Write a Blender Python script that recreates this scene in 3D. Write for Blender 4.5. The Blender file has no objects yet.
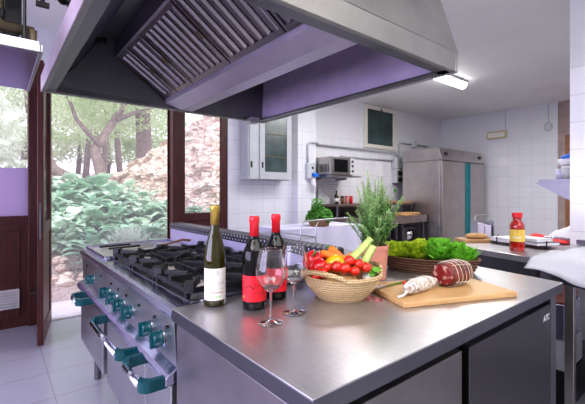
import bpy, math, random
from mathutils import Vector, Matrix, noise
random.seed(7)
PI = math.pi
C = bpy.context.scene.collection

# ------------------------------------------------------------------ materials
MATS = {}
def nt(name):
    m = bpy.data.materials.new(name); m.use_nodes = True
    t = m.node_tree; t.nodes.clear()
    out = t.nodes.new('ShaderNodeOutputMaterial'); b = t.nodes.new('ShaderNodeBsdfPrincipled')
    t.links.new(b.outputs[0], out.inputs[0])
    MATS[name] = m
    return m, t, b, out
def c4(c): return (c[0], c[1], c[2], 1)
def coords(t, scale=(1, 1, 1), kind='Object'):
    tc = t.nodes.new('ShaderNodeTexCoord'); mp = t.nodes.new('ShaderNodeMapping')
    mp.inputs['Scale'].default_value = scale
    t.links.new(tc.outputs[kind], mp.inputs[0]); return mp.outputs[0]
def ramp(t, fac, stops):
    r = t.nodes.new('ShaderNodeValToRGB'); e = r.color_ramp.elements
    while len(e) < len(stops): e.new(0.5)
    for i, (p, c) in enumerate(stops): e[i].position = p; e[i].color = c4(c)
    t.links.new(fac, r.inputs[0]); return r.outputs[0]
def mathn(t, op, a, b=None):
    n = t.nodes.new('ShaderNodeMath'); n.operation = op
    for i, v in enumerate((a, b)):
        if v is None: continue
        if isinstance(v, (int, float)): n.inputs[i].default_value = v
        else: t.links.new(v, n.inputs[i])
    return n.outputs[0]
def bump(t, b, h, strength=.3, dist=.01):
    n = t.nodes.new('ShaderNodeBump'); n.inputs['Strength'].default_value = strength; n.inputs['Distance'].default_value = dist
    t.links.new(h, n.inputs['Height']); t.links.new(n.outputs[0], b.inputs['Normal'])
def noisy(t, vec, scale, detail=3, rough=.5):
    n = t.nodes.new('ShaderNodeTexNoise'); n.inputs['Scale'].default_value = scale
    n.inputs['Detail'].default_value = detail; n.inputs['Roughness'].default_value = rough
    t.links.new(vec, n.inputs['Vector']); return n.outputs['Fac']
def mat(name, col, rough=.5, metal=0, var=.12, nscale=8, emit=None, es=1, sub=0, bmp=0, bdist=.003, stretch=(1, 1, 1), trans=0, coat=0):
    m, t, b, out = nt(name)
    v = coords(t, stretch); n = noisy(t, v, nscale)
    lo = [max(0, x*(1-var)) for x in col]; hi = [min(1, x*(1+var)) for x in col]
    t.links.new(ramp(t, n, [(.3, lo), (.7, hi)]), b.inputs['Base Color'])
    b.inputs['Roughness'].default_value = rough; b.inputs['Metallic'].default_value = metal
    b.inputs['Transmission Weight'].default_value = trans; b.inputs['Coat Weight'].default_value = coat
    if sub:
        b.inputs['Subsurface Weight'].default_value = sub; b.inputs['Subsurface Radius'].default_value = (.02, .01, .005)
    if emit: b.inputs['Emission Color'].default_value = c4(emit); b.inputs['Emission Strength'].default_value = es
    if bmp: bump(t, b, n, bmp, bdist)
    return m
def steel(name, col=(.6, .6, .62), rough=.28, stretch=(1, 1, 1), nscale=60, rv=.12, smudge=.1, metal=1):
    m, t, b, out = nt(name)
    n = noisy(t, coords(t, stretch), nscale, 4); g = noisy(t, coords(t), 5, 4, .6)
    t.links.new(ramp(t, g, [(.3, [x*(1-smudge) for x in col]), (.7, [min(1, x*(1+smudge)) for x in col])]), b.inputs['Base Color'])
    b.inputs['Metallic'].default_value = metal
    s = mathn(t, 'ADD', mathn(t, 'MULTIPLY', n, rv), mathn(t, 'MULTIPLY', g, rv*1.3))
    t.links.new(mathn(t, 'ADD', s, rough-rv), b.inputs['Roughness'])
    bump(t, b, n, .02, .0005)
    return m
steel('steel', (.52, .52, .54), .3)
steel('steel_top', (.60, .585, .59), .36, (1, 1, 1), 14, .16, .12)
def scratched():
    m, t, b, out = nt('steel_worktop')
    v = coords(t); w1 = t.nodes.new('ShaderNodeTexNoise'); w1.inputs['Scale'].default_value = 3.2; w1.inputs['Detail'].default_value = 3; w1.inputs['Distortion'].default_value = .8; t.links.new(v, w1.inputs[0])
    w2 = t.nodes.new('ShaderNodeTexNoise'); w2.inputs['Scale'].default_value = 1; w2.inputs['Detail'].default_value = 5
    mp = t.nodes.new('ShaderNodeMapping'); mp.inputs['Rotation'].default_value = (0, 0, .7); mp.inputs['Scale'].default_value = (14, 160, 1); t.links.new(v, mp.inputs[0]); t.links.new(mp.outputs[0], w2.inputs[0])
    w3 = t.nodes.new('ShaderNodeTexNoise'); w3.inputs['Scale'].default_value = 1; w3.inputs['Detail'].default_value = 5
    mp3 = t.nodes.new('ShaderNodeMapping'); mp3.inputs['Rotation'].default_value = (0, 0, -.5); mp3.inputs['Scale'].default_value = (150, 12, 1); t.links.new(v, mp3.inputs[0]); t.links.new(mp3.outputs[0], w3.inputs[0])
    k = mathn(t, 'ADD', mathn(t, 'MULTIPLY', w1.outputs[0], .6), mathn(t, 'ADD', mathn(t, 'MULTIPLY', w2.outputs[0], .35), mathn(t, 'MULTIPLY', w3.outputs[0], .35)))
    t.links.new(ramp(t, k, [(.42, (.44, .43, .435)), (.60, (.52, .505, .505)), (.78, (.60, .585, .58))]), b.inputs['Base Color'])
    b.inputs['Metallic'].default_value = .82; t.links.new(mathn(t, 'ADD', mathn(t, 'MULTIPLY', k, .14), .22), b.inputs['Roughness'])
scratched()
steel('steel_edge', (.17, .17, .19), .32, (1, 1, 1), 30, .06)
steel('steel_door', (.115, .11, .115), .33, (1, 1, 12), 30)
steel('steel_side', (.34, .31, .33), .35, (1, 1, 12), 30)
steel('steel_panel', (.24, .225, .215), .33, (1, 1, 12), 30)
steel('steel_dark', (.21, .21, .225), .36)
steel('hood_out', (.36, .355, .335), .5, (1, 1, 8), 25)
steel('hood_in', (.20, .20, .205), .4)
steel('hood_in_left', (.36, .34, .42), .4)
steel('hood_in_right_lit', (.80, .68, 1.0), .32, metal=.35)  # daylight reflected by the inner side panel is put into this colour
steel('hood_lip', (.50, .45, .55), .35, metal=.6)  # lilac light on the gutter steel is put into the colour
steel('hood_lip_left_lit', (.72, .60, .72), .35, metal=.5)  # window reflection on the left rim, painted as lilac-pink
steel('steel_lilac', (.60, .60, .76), .24, nscale=9, rv=.05, smudge=.05, metal=1)  # lilac daylight on range and canopy steel is put into the colour
steel('steel_fridge', (.50, .47, .45), .34, (1, 1, 10), 25)
steel('steel_chrome', (.75, .75, .8), .12)
steel('filter_metal', (.30, .275, .30), .3)
mat('teal', (.0, .065, .078), .3, coat=.15)
mat('teal_strip', (.0, .22, .25), .4)
mat('cast_iron', (.010, .010, .012), .5, nscale=60, bmp=.3)
mat('lilac_reflect_panel', (.52, .49, .68), .3, metal=.3, var=.06)  # stainless flue upstand; the lilac it reflects is painted in
mat('black', (.012, .012, .014), .4)
mat('black_gloss', (.01, .01, .012), .1)
mat('burner_pale', (.75, .72, .66), .45, metal=.6)
mat('white_paint', (.80, .80, .82), .5, var=.03)
mat('ceiling_paint', (.82, .815, .81), .8, var=.03, nscale=2)
mat('cream_frame', (.74, .71, .63), .5, var=.04)
mat('grey_box', (.55, .57, .58), .5, var=.05)
mat('blue_plastic', (.03, .18, .62), .4)
mat('conduit_grey', (.50, .51, .54), .45, var=.05)
mat('dark_glass', (.05, .085, .08), .12, var=.3, nscale=3)
mat('cabinet_glass', (.07, .10, .10), .2, var=.3, nscale=5)
mat('beige_lamp', (.58, .49, .28), .5)
mat('pinkish', (.40, .31, .29), .7)
mat('cloth_white', (.60, .61, .65), .9, var=.04, nscale=6, bmp=.3, bdist=.01)
mat('cloth_lilac', (.66, .64, .80), .9, var=.05, nscale=6, bmp=.3, bdist=.01)
mat('paper', (.82, .83, .86), .8, var=.04)
mat('red_cloth', (.75, .05, .05), .8)
mat('red_plastic', (.7, .02, .03), .35)
mat('foil_red', (.72, .015, .03), .35, coat=.3)
mat('label_red', (.75, .015, .03), .5, var=.1, nscale=30)
mat('label_white', (.80, .80, .76), .6, var=.03)
mat('foil_gold', (.52, .36, .09), .38, metal=.7)
mat('ink', (.42, .43, .44), .7)
mat('ink_dark', (.22, .01, .02), .7)
mat('ink_red', (.55, .2, .2), .7)
mat('label_green', (.15, .62, .05), .5)
mat('label_yellow', (.85, .62, .12), .5)
mat('bottle_black', (.006, .005, .006), .10, coat=.15); MATS['bottle_black'].node_tree.nodes['Principled BSDF'].inputs['Specular IOR Level'].default_value = .3
mat('tomato', (.75, .035, .015), .18, coat=.6, var=.25, nscale=25)
mat('pepper_red', (.62, .01, .015), .15, coat=.8, var=.25, nscale=20)
mat('pepper_yellow', (.90, .52, .01), .2, coat=.6, var=.1)
mat('carrot', (.85, .24, .03), .5, var=.15, nscale=40, stretch=(1, 1, 1))
mat('celery', (.55, .72, .22), .4, var=.25, nscale=14)
mat('celery_leaf', (.16, .42, .04), .5, var=.3, nscale=30)
mat('stem_green', (.08, .22, .04), .6)
mat('rosemary', (.17, .42, .12), .6, var=.5, nscale=25)
mat('rosemary_light', (.42, .64, .28), .6, var=.4, nscale=25)
mat('rosemary_stem', (.22, .17, .10), .8)
mat('parsley', (.08, .28, .03), .6, var=.5, nscale=30)
mat('soil', (.05, .035, .025), .95, nscale=60, bmp=.6)
mat('pot_pink', (.66, .29, .22), .7, var=.1, nscale=20)
mat('jar_red', (.40, .018, .01), .12, var=.3, nscale=40, coat=1)
mat('wood_dark', (.075, .018, .016), .45, var=.35, nscale=6, stretch=(8, 8, .8))
mat('wood_brown', (.25, .12, .06), .5, var=.3, nscale=8, stretch=(1, 8, 8))
mat('shelf_brown', (.13, .085, .075), .4, var=.3, nscale=4)
mat('wood_door', (.32, .14, .06), .5, var=.3, nscale=8, stretch=(8, 8, 1))
mat('twine', (.80, .72, .56), .8)
mat('brass_old', (.17, .145, .09), .5, metal=.4)
mat('bread', (.60, .38, .17), .8, var=.25, nscale=14)
mat('bark', (.20, .15, .13), .9, var=.4, nscale=14, bmp=.6, bdist=.02)
mat('tube_light', (1, 1, 1), .5, emit=(1, 1, 1), es=9)
mat('gravel', (.42, .33, .29), .95, var=.6, nscale=30, bmp=.8, bdist=.03)
mat('pale_path', (.80, .76, .74), .9, var=.1)
mat('far_hill', (.55, .58, .45), 1, var=.4, nscale=1.2)
mat('terrace', (.66, .63, .66), .8, var=.1)
mat('vent_white', (.62, .60, .58), .5)
mat('cable_black', (.012, .012, .013), .4)

def leafmat(name, col, var=.4, nscale=4, tr=.35, rough=.5):
    m, t, b, out = nt(name)
    n = noisy(t, coords(t), nscale, 4)
    cr = ramp(t, n, [(.25, [x*(1-var) for x in col]), (.75, [min(1, x*(1+var)) for x in col])])
    t.links.new(cr, b.inputs['Base Color']); b.inputs['Roughness'].default_value = rough
    tl = t.nodes.new('ShaderNodeBsdfTranslucent'); t.links.new(cr, tl.inputs[0])
    mx = t.nodes.new('ShaderNodeMixShader'); mx.inputs[0].default_value = tr
    t.links.new(b.outputs[0], mx.inputs[1]); t.links.new(tl.outputs[0], mx.inputs[2]); t.links.new(mx.outputs[0], out.inputs[0])
leafmat('lettuce_light', (.55, .80, .06), .5, 22, .4, .35)
leafmat('lettuce_green', (.26, .68, .07), .55, 22, .35, .35)
leafmat('hosta', (.36, .58, .40), .4, 6, .3)
leafmat('hosta_pale', (.62, .80, .62), .3, 6, .3)
leafmat('silver_leaf', (.62, .70, .60), .3, 5, .3)
leafmat('tree_leaf', (.50, .62, .34), .3, 1.5, .5)
leafmat('tree_leaf_pale', (.70, .76, .58), .25, 1.5, .5)

def tile(name, plane, size=.2, col=(.80, .80, .84), mortar=(.62, .62, .67), ms=.0035, rough=.16, top=None, off=(0, 0)):
    m, t, b, out = nt(name)
    g = t.nodes.new('ShaderNodeNewGeometry'); s = t.nodes.new('ShaderNodeSeparateXYZ'); t.links.new(g.outputs['Position'], s.inputs[0])
    cb = t.nodes.new('ShaderNodeCombineXYZ')
    a, c = {'xz': (0, 2), 'yz': (1, 2), 'xy': (0, 1)}[plane]
    t.links.new(mathn(t, 'ADD', s.outputs[a], 40+off[0]), cb.inputs[0]); t.links.new(mathn(t, 'ADD', s.outputs[c], 40+off[1]), cb.inputs[1])
    br = t.nodes.new('ShaderNodeTexBrick'); br.offset = 0; br.squash = 1
    br.inputs['Scale'].default_value = 1; br.inputs['Brick Width'].default_value = size; br.inputs['Row Height'].default_value = size
    br.inputs['Mortar Size'].default_value = ms; br.inputs['Mortar Smooth'].default_value = .2; br.inputs['Bias'].default_value = 0
    br.inputs['Color1'].default_value = c4(col); br.inputs['Color2'].default_value = c4([x*.96 for x in col]); br.inputs['Mortar'].default_value = c4(mortar)
    t.links.new(cb.outputs[0], br.inputs['Vector'])
    color = br.outputs['Color']; r = rough
    if top:
        mx = t.nodes.new('ShaderNodeMix'); mx.data_type = 'RGBA'
        f = mathn(t, 'GREATER_THAN', s.outputs[2], top[0])
        t.links.new(f, mx.inputs[0]); t.links.new(color, mx.inputs[6]); mx.inputs[7].default_value = c4(top[1]); color = mx.outputs[2]
        t.links.new(mathn(t, 'ADD', mathn(t, 'MULTIPLY', f, .5), rough), b.inputs['Roughness'])
    else: b.inputs['Roughness'].default_value = r
    t.links.new(color, b.inputs['Base Color'])
    return m
tile('tile_xz', 'xz', top=(2.25, (.74, .74, .78)))
tile('tile_yz', 'yz', top=(2.25, (.70, .70, .74)), col=(.76, .76, .80))
tile('tile_pillar', 'yz', top=(2.2, (.66, .67, .70)), off=(.05, -.0))
tile('floor_tile', 'xy', .40, (.43, .425, .50), (.34, .33, .38), .005, .22, off=(.1, .05))

def perforated():
    m, t, b, out = nt('perforated')
    g = t.nodes.new('ShaderNodeTexCoord'); s = t.nodes.new('ShaderNodeSeparateXYZ'); t.links.new(g.outputs['Object'], s.inputs[0])
    def wave(o, f): return mathn(t, 'SINE', mathn(t, 'MULTIPLY', o, f))
    k = mathn(t, 'MULTIPLY', wave(s.outputs[1], 2*PI/.034), wave(mathn(t, 'ADD', s.outputs[0], s.outputs[2]), 2*PI/.040))
    f = mathn(t, 'GREATER_THAN', k, .72)
    cr = ramp(t, f, [(0, (.035, .035, .045)), (1, (.62, .62, .70))])
    t.links.new(cr, b.inputs['Base Color']); b.inputs['Metallic'].default_value = .2; b.inputs['Roughness'].default_value = .4
perforated()
def coil(name, c1, c2, fz=420, fa=40, rough=.8):
    m, t, b, out = nt(name)
    g = t.nodes.new('ShaderNodeTexCoord'); s = t.nodes.new('ShaderNodeSeparateXYZ'); t.links.new(g.outputs['Object'], s.inputs[0])
    ang = mathn(t, 'ARCTAN2', s.outputs[1], s.outputs[0])
    w1 = mathn(t, 'SINE', mathn(t, 'MULTIPLY', s.outputs[2], fz)); w2 = mathn(t, 'SINE', mathn(t, 'MULTIPLY', ang, fa))
    k = mathn(t, 'ADD', mathn(t, 'MULTIPLY', mathn(t, 'MULTIPLY', w1, w2), .35), mathn(t, 'MULTIPLY', w1, .25))
    k = mathn(t, 'ADD', k, .5)
    t.links.new(ramp(t, k, [(.1, c1), (.75, c2)]), b.inputs['Base Color']); b.inputs['Roughness'].default_value = rough
    bump(t, b, k, .8, .004)
coil('straw', (.34, .19, .07), (.82, .64, .38), 700, 90)
coil('wicker_dark', (.03, .015, .01), (.20, .10, .06), 480, 70)
coil('wicker_tan', (.30, .14, .07), (.62, .36, .20), 420, 60)
def boardmat(name, c1, c2):
    m, t, b, out = nt(name)
    n = noisy(t, coords(t, (2, 28, 28)), 6, 4)
    t.links.new(ramp(t, n, [(.3, c1), (.7, c2)]), b.inputs['Base Color']); b.inputs['Roughness'].default_value = .5
boardmat('board', (.52, .31, .13), (.66, .42, .20)); boardmat('board_old', (.42, .23, .10), (.60, .38, .19))
def coppa():
    m, t, b, out = nt('coppa')
    n = noisy(t, coords(t, (1, 1, 1)), 32, 2, .5)
    t.links.new(ramp(t, n, [(.40, (.22, .012, .016)), (.56, (.24, .03, .03)), (.63, (.55, .32, .27)), (.70, (.62, .46, .38))]), b.inputs['Base Color'])
    b.inputs['Roughness'].default_value = .35
coppa()
mat('coppa_skin', (.16, .035, .025), .5, var=.6, nscale=40, bmp=.5, bdist=.004)
def salami():
    m, t, b, out = nt('salami')
    n = noisy(t, coords(t), 70, 5, .65)
    t.links.new(ramp(t, n, [(.38, (.32, .20, .15)), (.5, (.70, .66, .60)), (.65, (.84, .82, .78))]), b.inputs['Base Color'])
    b.inputs['Roughness'].default_value = .85; bump(t, b, n, .5, .003)
salami()
def stone():
    m, t, b, out = nt('rubble')
    v = coords(t, (1, 1, 1.9)); nz = t.nodes.new('ShaderNodeTexNoise'); nz.inputs['Scale'].default_value = 2.2; t.links.new(v, nz.inputs[0])
    mx = t.nodes.new('ShaderNodeMix'); mx.data_type = 'RGBA'; mx.inputs[0].default_value = .12; t.links.new(v, mx.inputs[6]); t.links.new(nz.outputs['Color'], mx.inputs[7])
    vo = t.nodes.new('ShaderNodeTexVoronoi'); vo.inputs['Scale'].default_value = 5.2; t.links.new(mx.outputs[2], vo.inputs['Vector'])
    ve = t.nodes.new('ShaderNodeTexVoronoi'); ve.feature = 'DISTANCE_TO_EDGE'; ve.inputs['Scale'].default_value = 5.2; t.links.new(mx.outputs[2], ve.inputs['Vector'])
    se = t.nodes.new('ShaderNodeSeparateColor'); t.links.new(vo.outputs['Color'], se.inputs[0])
    base = ramp(t, se.outputs[0], [(0, (.62, .47, .38)), (.5, (.78, .64, .52)), (1, (.88, .78, .68))])
    e = ramp(t, ve.outputs[0], [(.0, (.42, .32, .26)), (.05, (1, 1, 1))])
    mm = t.nodes.new('ShaderNodeMix'); mm.data_type = 'RGBA'; mm.blend_type = 'MULTIPLY'; mm.inputs[0].default_value = 1
    t.links.new(base, mm.inputs[6]); t.links.new(e, mm.inputs[7]); t.links.new(mm.outputs[2], b.inputs['Base Color'])
    b.inputs['Roughness'].default_value = .9; bump(t, b, ve.outputs[0], .8, .1)
stone()
def glassmat(name, tint=(1, 1, 1), gl=.08, rough=.0):
    m, t, b, out = nt(name); t.nodes.remove(b)
    tr = t.nodes.new('ShaderNodeBsdfTransparent'); tr.inputs[0].default_value = c4(tint)
    g = t.nodes.new('ShaderNodeBsdfGlossy'); g.inputs['Roughness'].default_value = rough
    lw = t.nodes.new('ShaderNodeLayerWeight'); lw.inputs[0].default_value = .35
    mx = t.nodes.new('ShaderNodeMixShader')
    t.links.new(mathn(t, 'MINIMUM', mathn(t, 'ADD', mathn(t, 'MULTIPLY', lw.outputs['Fresnel'], .5), gl), 1.0), mx.inputs[0])
    t.links.new(tr.outputs[0], mx.inputs[1]); t.links.new(g.outputs[0], mx.inputs[2]); t.links.new(mx.outputs[0], out.inputs[0])
glassmat('pane', (.97, .96, 1), .03)
m, t, b, out = nt('lilac_reflection'); b.inputs['Base Color'].default_value = (.66, .55, .76, 1); b.inputs['Roughness'].default_value = .25  # lilac reflection on the lower left pane, put into the material colour
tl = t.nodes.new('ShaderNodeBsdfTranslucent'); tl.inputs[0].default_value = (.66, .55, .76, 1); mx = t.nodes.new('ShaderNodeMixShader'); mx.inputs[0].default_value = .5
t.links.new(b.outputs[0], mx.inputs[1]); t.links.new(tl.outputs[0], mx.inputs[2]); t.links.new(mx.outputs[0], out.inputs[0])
m, t, b, out = nt('wine_glass')
b.inputs['Base Color'].default_value = (1, 1, 1, 1); b.inputs['Transmission Weight'].default_value = 1; b.inputs['Roughness'].default_value = 0; b.inputs['IOR'].default_value = 1.42
m, t, b, out = nt('olive_glass')
b.inputs['Base Color'].default_value = (.07, .065, .008, 1); b.inputs['Transmission Weight'].default_value = .6; b.inputs['Roughness'].default_value = .03; b.inputs['IOR'].default_value = 1.45
b.inputs['Coat Weight'].default_value = .5

# ------------------------------------------------------------------ geometry helper
class B:
    def __init__(s): s.v = []; s.f = []
    def add(s, vs, fs, M=None):
        k = len(s.v)
        s.v += [tuple(M @ Vector(p)) if M else tuple(p) for p in vs]
        s.f += [tuple(i+k for i in f) for f in fs]; return s
    def box(s, x0, x1, y0, y1, z0, z1, M=None):
        return s.add([(x0, y0, z0), (x1, y0, z0), (x1, y1, z0), (x0, y1, z0), (x0, y0, z1), (x1, y0, z1), (x1, y1, z1), (x0, y1, z1)],
                     [(0, 3, 2, 1), (4, 5, 6, 7), (0, 1, 5, 4), (1, 2, 6, 5), (2, 3, 7, 6), (3, 0, 4, 7)], M)
    def cbox(s, c, d, rz=0, rx=0, ry=0):
        M = Matrix.Translation(c) @ Matrix.Rotation(rz, 4, 'Z') @ Matrix.Rotation(ry, 4, 'Y') @ Matrix.Rotation(rx, 4, 'X')
        return s.box(-d[0]/2, d[0]/2, -d[1]/2, d[1]/2, -d[2]/2, d[2]/2, M)
    def prism(s, poly, z0, z1, M=None):
        n = len(poly)
        return s.add([(x, y, z0) for x, y in poly]+[(x, y, z1) for x, y in poly],
                     [tuple(range(n))[::-1], tuple(range(n, 2*n))]+[(i, (i+1) % n, n+(i+1) % n, n+i) for i in range(n)], M)
    def loft(s, rings, cap=True, close=True):
        n = len(rings[0]); fs = []
        for k in range(len(rings)-1):
            for i in range(n if close else n-1):
                j = (i+1) % n; fs.append((k*n+i, k*n+j, (k+1)*n+j, (k+1)*n+i))
        if cap: fs += [tuple(range(n))[::-1], tuple(range((len(rings)-1)*n, len(rings)*n))]
        return s.add([p for r in rings for p in r], fs)
    def tube(s, pts, r, n=10, cap=True):
        pts = [Vector(p) for p in pts]; rs = r if isinstance(r, (list, tuple)) else [r]*len(pts)
        rings = []; up = None
        for i, p in enumerate(pts):
            d = (pts[min(i+1, len(pts)-1)]-pts[max(i-1, 0)]).normalized()
            if up is None: up = Vector((0, 0, 1)) if abs(d.z) < .9 else Vector((1, 0, 0))
            a = d.cross(up)
            if a.length < 1e-5: a = d.orthogonal()
            a.normalize(); bb = a.cross(d).normalized(); up = bb
            rings.append([p+a*math.cos(2*PI*j/n)*rs[i]+bb*math.sin(2*PI*j/n)*rs[i] for j in range(n)])
        return s.loft(rings, cap)
    def lathe(s, prof, n=32, c=(0, 0, 0), sx=1, sy=1, M=None):
        vs = []; fs = []
        for r, z in prof: vs += [(c[0]+r*math.cos(2*PI*j/n)*sx, c[1]+r*math.sin(2*PI*j/n)*sy, c[2]+z) for j in range(n)]
        for k in range(len(prof)-1):
            for j in range(n): fs.append((k*n+j, k*n+(j+1) % n, (k+1)*n+(j+1) % n, (k+1)*n+j))
        if prof[0][0] > 1e-6: fs.append(tuple(range(n))[::-1])
        if prof[-1][0] > 1e-6: fs.append(tuple(range((len(prof)-1)*n, len(prof)*n)))
        return s.add(vs, fs, M)
    def ball(s, c, r, n=14, m=9, sc=(1, 1, 1), M=None):
        prof = [(max(1e-7, math.sin(PI*i/m))*r, -math.cos(PI*i/m)*r*sc[2]) for i in range(m+1)]
        return s.lathe(prof, n, c, sc[0], sc[1], M)
    def grid(s, fn, nu, nv):
        vs = [fn(i/nu, j/nv) for j in range(nv+1) for i in range(nu+1)]
        return s.add(vs, [(j*(nu+1)+i, j*(nu+1)+i+1, (j+1)*(nu+1)+i+1, (j+1)*(nu+1)+i) for j in range(nv) for i in range(nu)])
    def build(s, name, mt, parent=None, smooth=False, bevel=0, recalc=True, kind=None, label=None, world=False, solid=0, subd=0):
        vs = s.v
        if world and parent:
            r = parent
            while r.parent: r = r.parent
            inv = (Matrix.Translation(r.location) @ r.rotation_euler.to_matrix().to_4x4()).inverted()
            vs = [tuple(inv @ Vector(p)) for p in vs]
        me = bpy.data.meshes.new(name); me.from_pydata(vs, [], s.f); me.validate()
        if recalc:
            import bmesh
            bm = bmesh.new(); bm.from_mesh(me); bmesh.ops.remove_doubles(bm, verts=bm.verts, dist=1e-6)
            bmesh.ops.recalc_face_normals(bm, faces=bm.faces); bm.to_mesh(me); bm.free()
        if smooth: me.polygons.foreach_set('use_smooth', [True]*len(me.polygons))
        me.materials.append(MATS[mt]); o = bpy.data.objects.new(name, me); C.objects.link(o)
        if parent: o.parent = parent
        if bevel:
            bv = o.modifiers.new('bevel', 'BEVEL'); bv.width = bevel; bv.segments = 2; bv.limit_method = 'ANGLE'; bv.harden_normals = False
        if solid: sd = o.modifiers.new('solid', 'SOLIDIFY'); sd.thickness = solid; sd.offset = 0
        if subd: su = o.modifiers.new('sub', 'SUBSURF'); su.levels = subd; su.render_levels = subd
        if kind: o['kind'] = kind
        if label: o['label'] = label
        return o
def thing(name, label, cat, loc=(0, 0, 0), rz=0, group=None):
    o = bpy.data.objects.new(name, None); C.objects.link(o); o.location = loc; o.rotation_euler = (0, 0, rz)
    o.empty_display_size = .1
    o['label'] = label; o['category'] = cat
    if group: o['group'] = group
    return o
def tag(o, label, cat, group=None, kind=None):
    o['label'] = label; o['category'] = cat
    if group: o['group'] = group
    if kind: o['kind'] = kind
    return o
def dup(root, loc, rz=None, label=None):
    r = root.copy(); C.objects.link(r); r.location = loc
    if rz is not None: r.rotation_euler = (0, 0, rz)
    if label: r['label'] = label
    for ch in list(root.children):
        c = ch.copy(); C.objects.link(c); c.parent = r
        for g in list(ch.children):
            d = g.copy(); C.objects.link(d); d.parent = c
    return r
def struct(name, b, mt, parent=None, **k): return b.build(name, mt, parent, kind='structure' if parent is None else None, **k)
def rot(p, a): return (p[0]*math.cos(a)-p[1]*math.sin(a), p[0]*math.sin(a)+p[1]*math.cos(a))
def arc(c, r, a0, a1, n, plane='xy'):
    out = []
    for i in range(n+1):
        a = a0+(a1-a0)*i/n; u, w = r*math.cos(a), r*math.sin(a)
        out.append({'xy': (c[0]+u, c[1]+w, c[2]), 'xz': (c[0]+u, c[1], c[2]+w), 'yz': (c[0], c[1]+u, c[2]+w)}[plane])
    return out

# ------------------------------------------------------------------ the room
CZ = 2.9; WY = 4.4; WX = 7.8
struct('floor', B().box(-2.2, 9.0, -2.4, 4.55, -.1, 0), 'floor_tile')
struct('ceiling', B().box(-2.3, 9.1, -2.5, 4.55, CZ, CZ+.1), 'ceiling_paint')
w = B().box(-2.3, -.72, WY, WY+.15, 0, CZ).box(-.72, 2.434, WY, WY+.15, 2.5, CZ).box(2.434, 9.1, WY, WY+.15, 0, CZ)
w.box(3.52, 3.88, WY-.15, WY+.01, 0, CZ)
struct('wall_back', w, 'tile_xz')
struct('wall_right', B().box(WX, WX+.15, 2.19, WY, 0, CZ), 'tile_yz')
struct('wall_right_side', B().box(WX+.02, WX+.15, 2.085, 2.19, 0, CZ).box(WX+.02, WX+.15, -2.4, 2.085, 2.3, CZ), 'pinkish')
struct('wall_hall', B().box(9.0, 9.1, -2.4, 4.4, 0, CZ), 'pinkish')
struct('wall_left', B().box(-2.3, -2.2, -2.4, -.2, 0, CZ).box(-2.3, -2.2, 3.4, WY, 0, CZ).box(-2.3, -2.2, -.2, 3.4, 0, .6).box(-2.3, -2.2, -.2, 3.4, 2.4, CZ), 'tile_yz')
w4 = struct('window_added', B().box(-2.28, -2.2, -.2, -.12, .6, 2.4).box(-2.28, -2.2, 3.32, 3.4, .6, 2.4).box(-2.28, -2.2, 1.56, 1.64, .6, 2.4).box(-2.28, -2.2, -.12, 3.32, .6, .68).box(-2.28, -2.2, -.12, 3.32, 2.32, 2.4), 'wood_dark')  # unseen window and its wall opening added to admit lilac fill light
B().box(-2.25, -2.245, -.12, 3.32, .68, 2.32).build('window_pane', 'pane', w4)
mat('grey_wall', (.45, .45, .46), .7, var=.05)
struct('wall_front', B().box(-2.3, 9.1, -2.5, -2.4, 0, CZ), 'grey_wall')
struct('wall_partition', B().box(3.32, 3.46, -2.4, .856, 0, CZ), 'tile_pillar')
d = struct('door_1', B().box(WX+.02, WX+.12, 2.02, 2.085, 0, 2.3).box(WX+.02, WX+.12, 1.15, 1.21, 0, 2.3).box(WX+.02, WX+.12, 1.21, 2.02, 2.23, 2.3), 'wood_door')
B().box(WX+.06, WX+.10, 1.21, 2.02, 0, 2.23).build('door_panel', 'wood_door', d)
# upper wall window
wn = struct('window_1', B().box(5.16, 6.10, WY-.035, WY, 2.10, 2.17).box(5.16, 6.10, WY-.035, WY, 2.81, 2.88).box(5.16, 5.25, WY-.035, WY, 2.17, 2.81).box(6.01, 6.10, WY-.035, WY, 2.17, 2.81), 'cream_frame', bevel=.004)
B().box(5.25, 6.01, WY-.015, WY-.002, 2.17, 2.81).build('window_pane', 'dark_glass', wn)
B().tube([(5.62, WY-.04, 2.84), (5.62, WY-.06, 2.80)], .012, 8).build('window_catch', 'black', wn)
# door wall joinery
fr = B().box(-.72, -.62, WY-.03, WY+.10, 0, 2.5).box(.258, .437, WY-.03, WY+.10, 0, 2.5).box(-.62, 2.434, WY-.03, WY+.10, 2.40, 2.5)
fr.box(1.674, 1.74, WY-.03, WY+.10, 0, 2.40)
fr.box(-.62, .258, WY, WY+.07, .98, 1.06)
struct('trim_1', fr, 'wood_dark', bevel=.006)
w2 = struct('window_2', B().box(-.62, .258, WY+.03, WY+.045, 1.52, 2.40), 'pane')
B().box(-.62, .258, WY+.028, WY+.046, 1.06, 1.52).build('pane_reflection', 'lilac_reflection', w2)  # coloured sheet standing in for the lilac reflection on the glass
w3 = B().box(-.62, .258, WY+.01, WY+.06, 0, .98)
pn = struct('door_2', w3, 'wood_dark')
B().box(-.56, .20, WY+.0, WY+.012, .50, .92).box(-.56, .20, WY, WY+.012, .10, .44).build('raised_panel', 'wood_dark', pn, bevel=.006)
v = B().box(-.14, .19, WY-.025, WY+.008, .19, .37).build('air_vent', 'vent_white', pn)
vb = B()
for i in range(6): vb.cbox((.025, WY-.03, .215+i*.026), (.28, .004, .012), rx=.5)
vb.build('vent_slats', 'conduit_grey', v)
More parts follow.
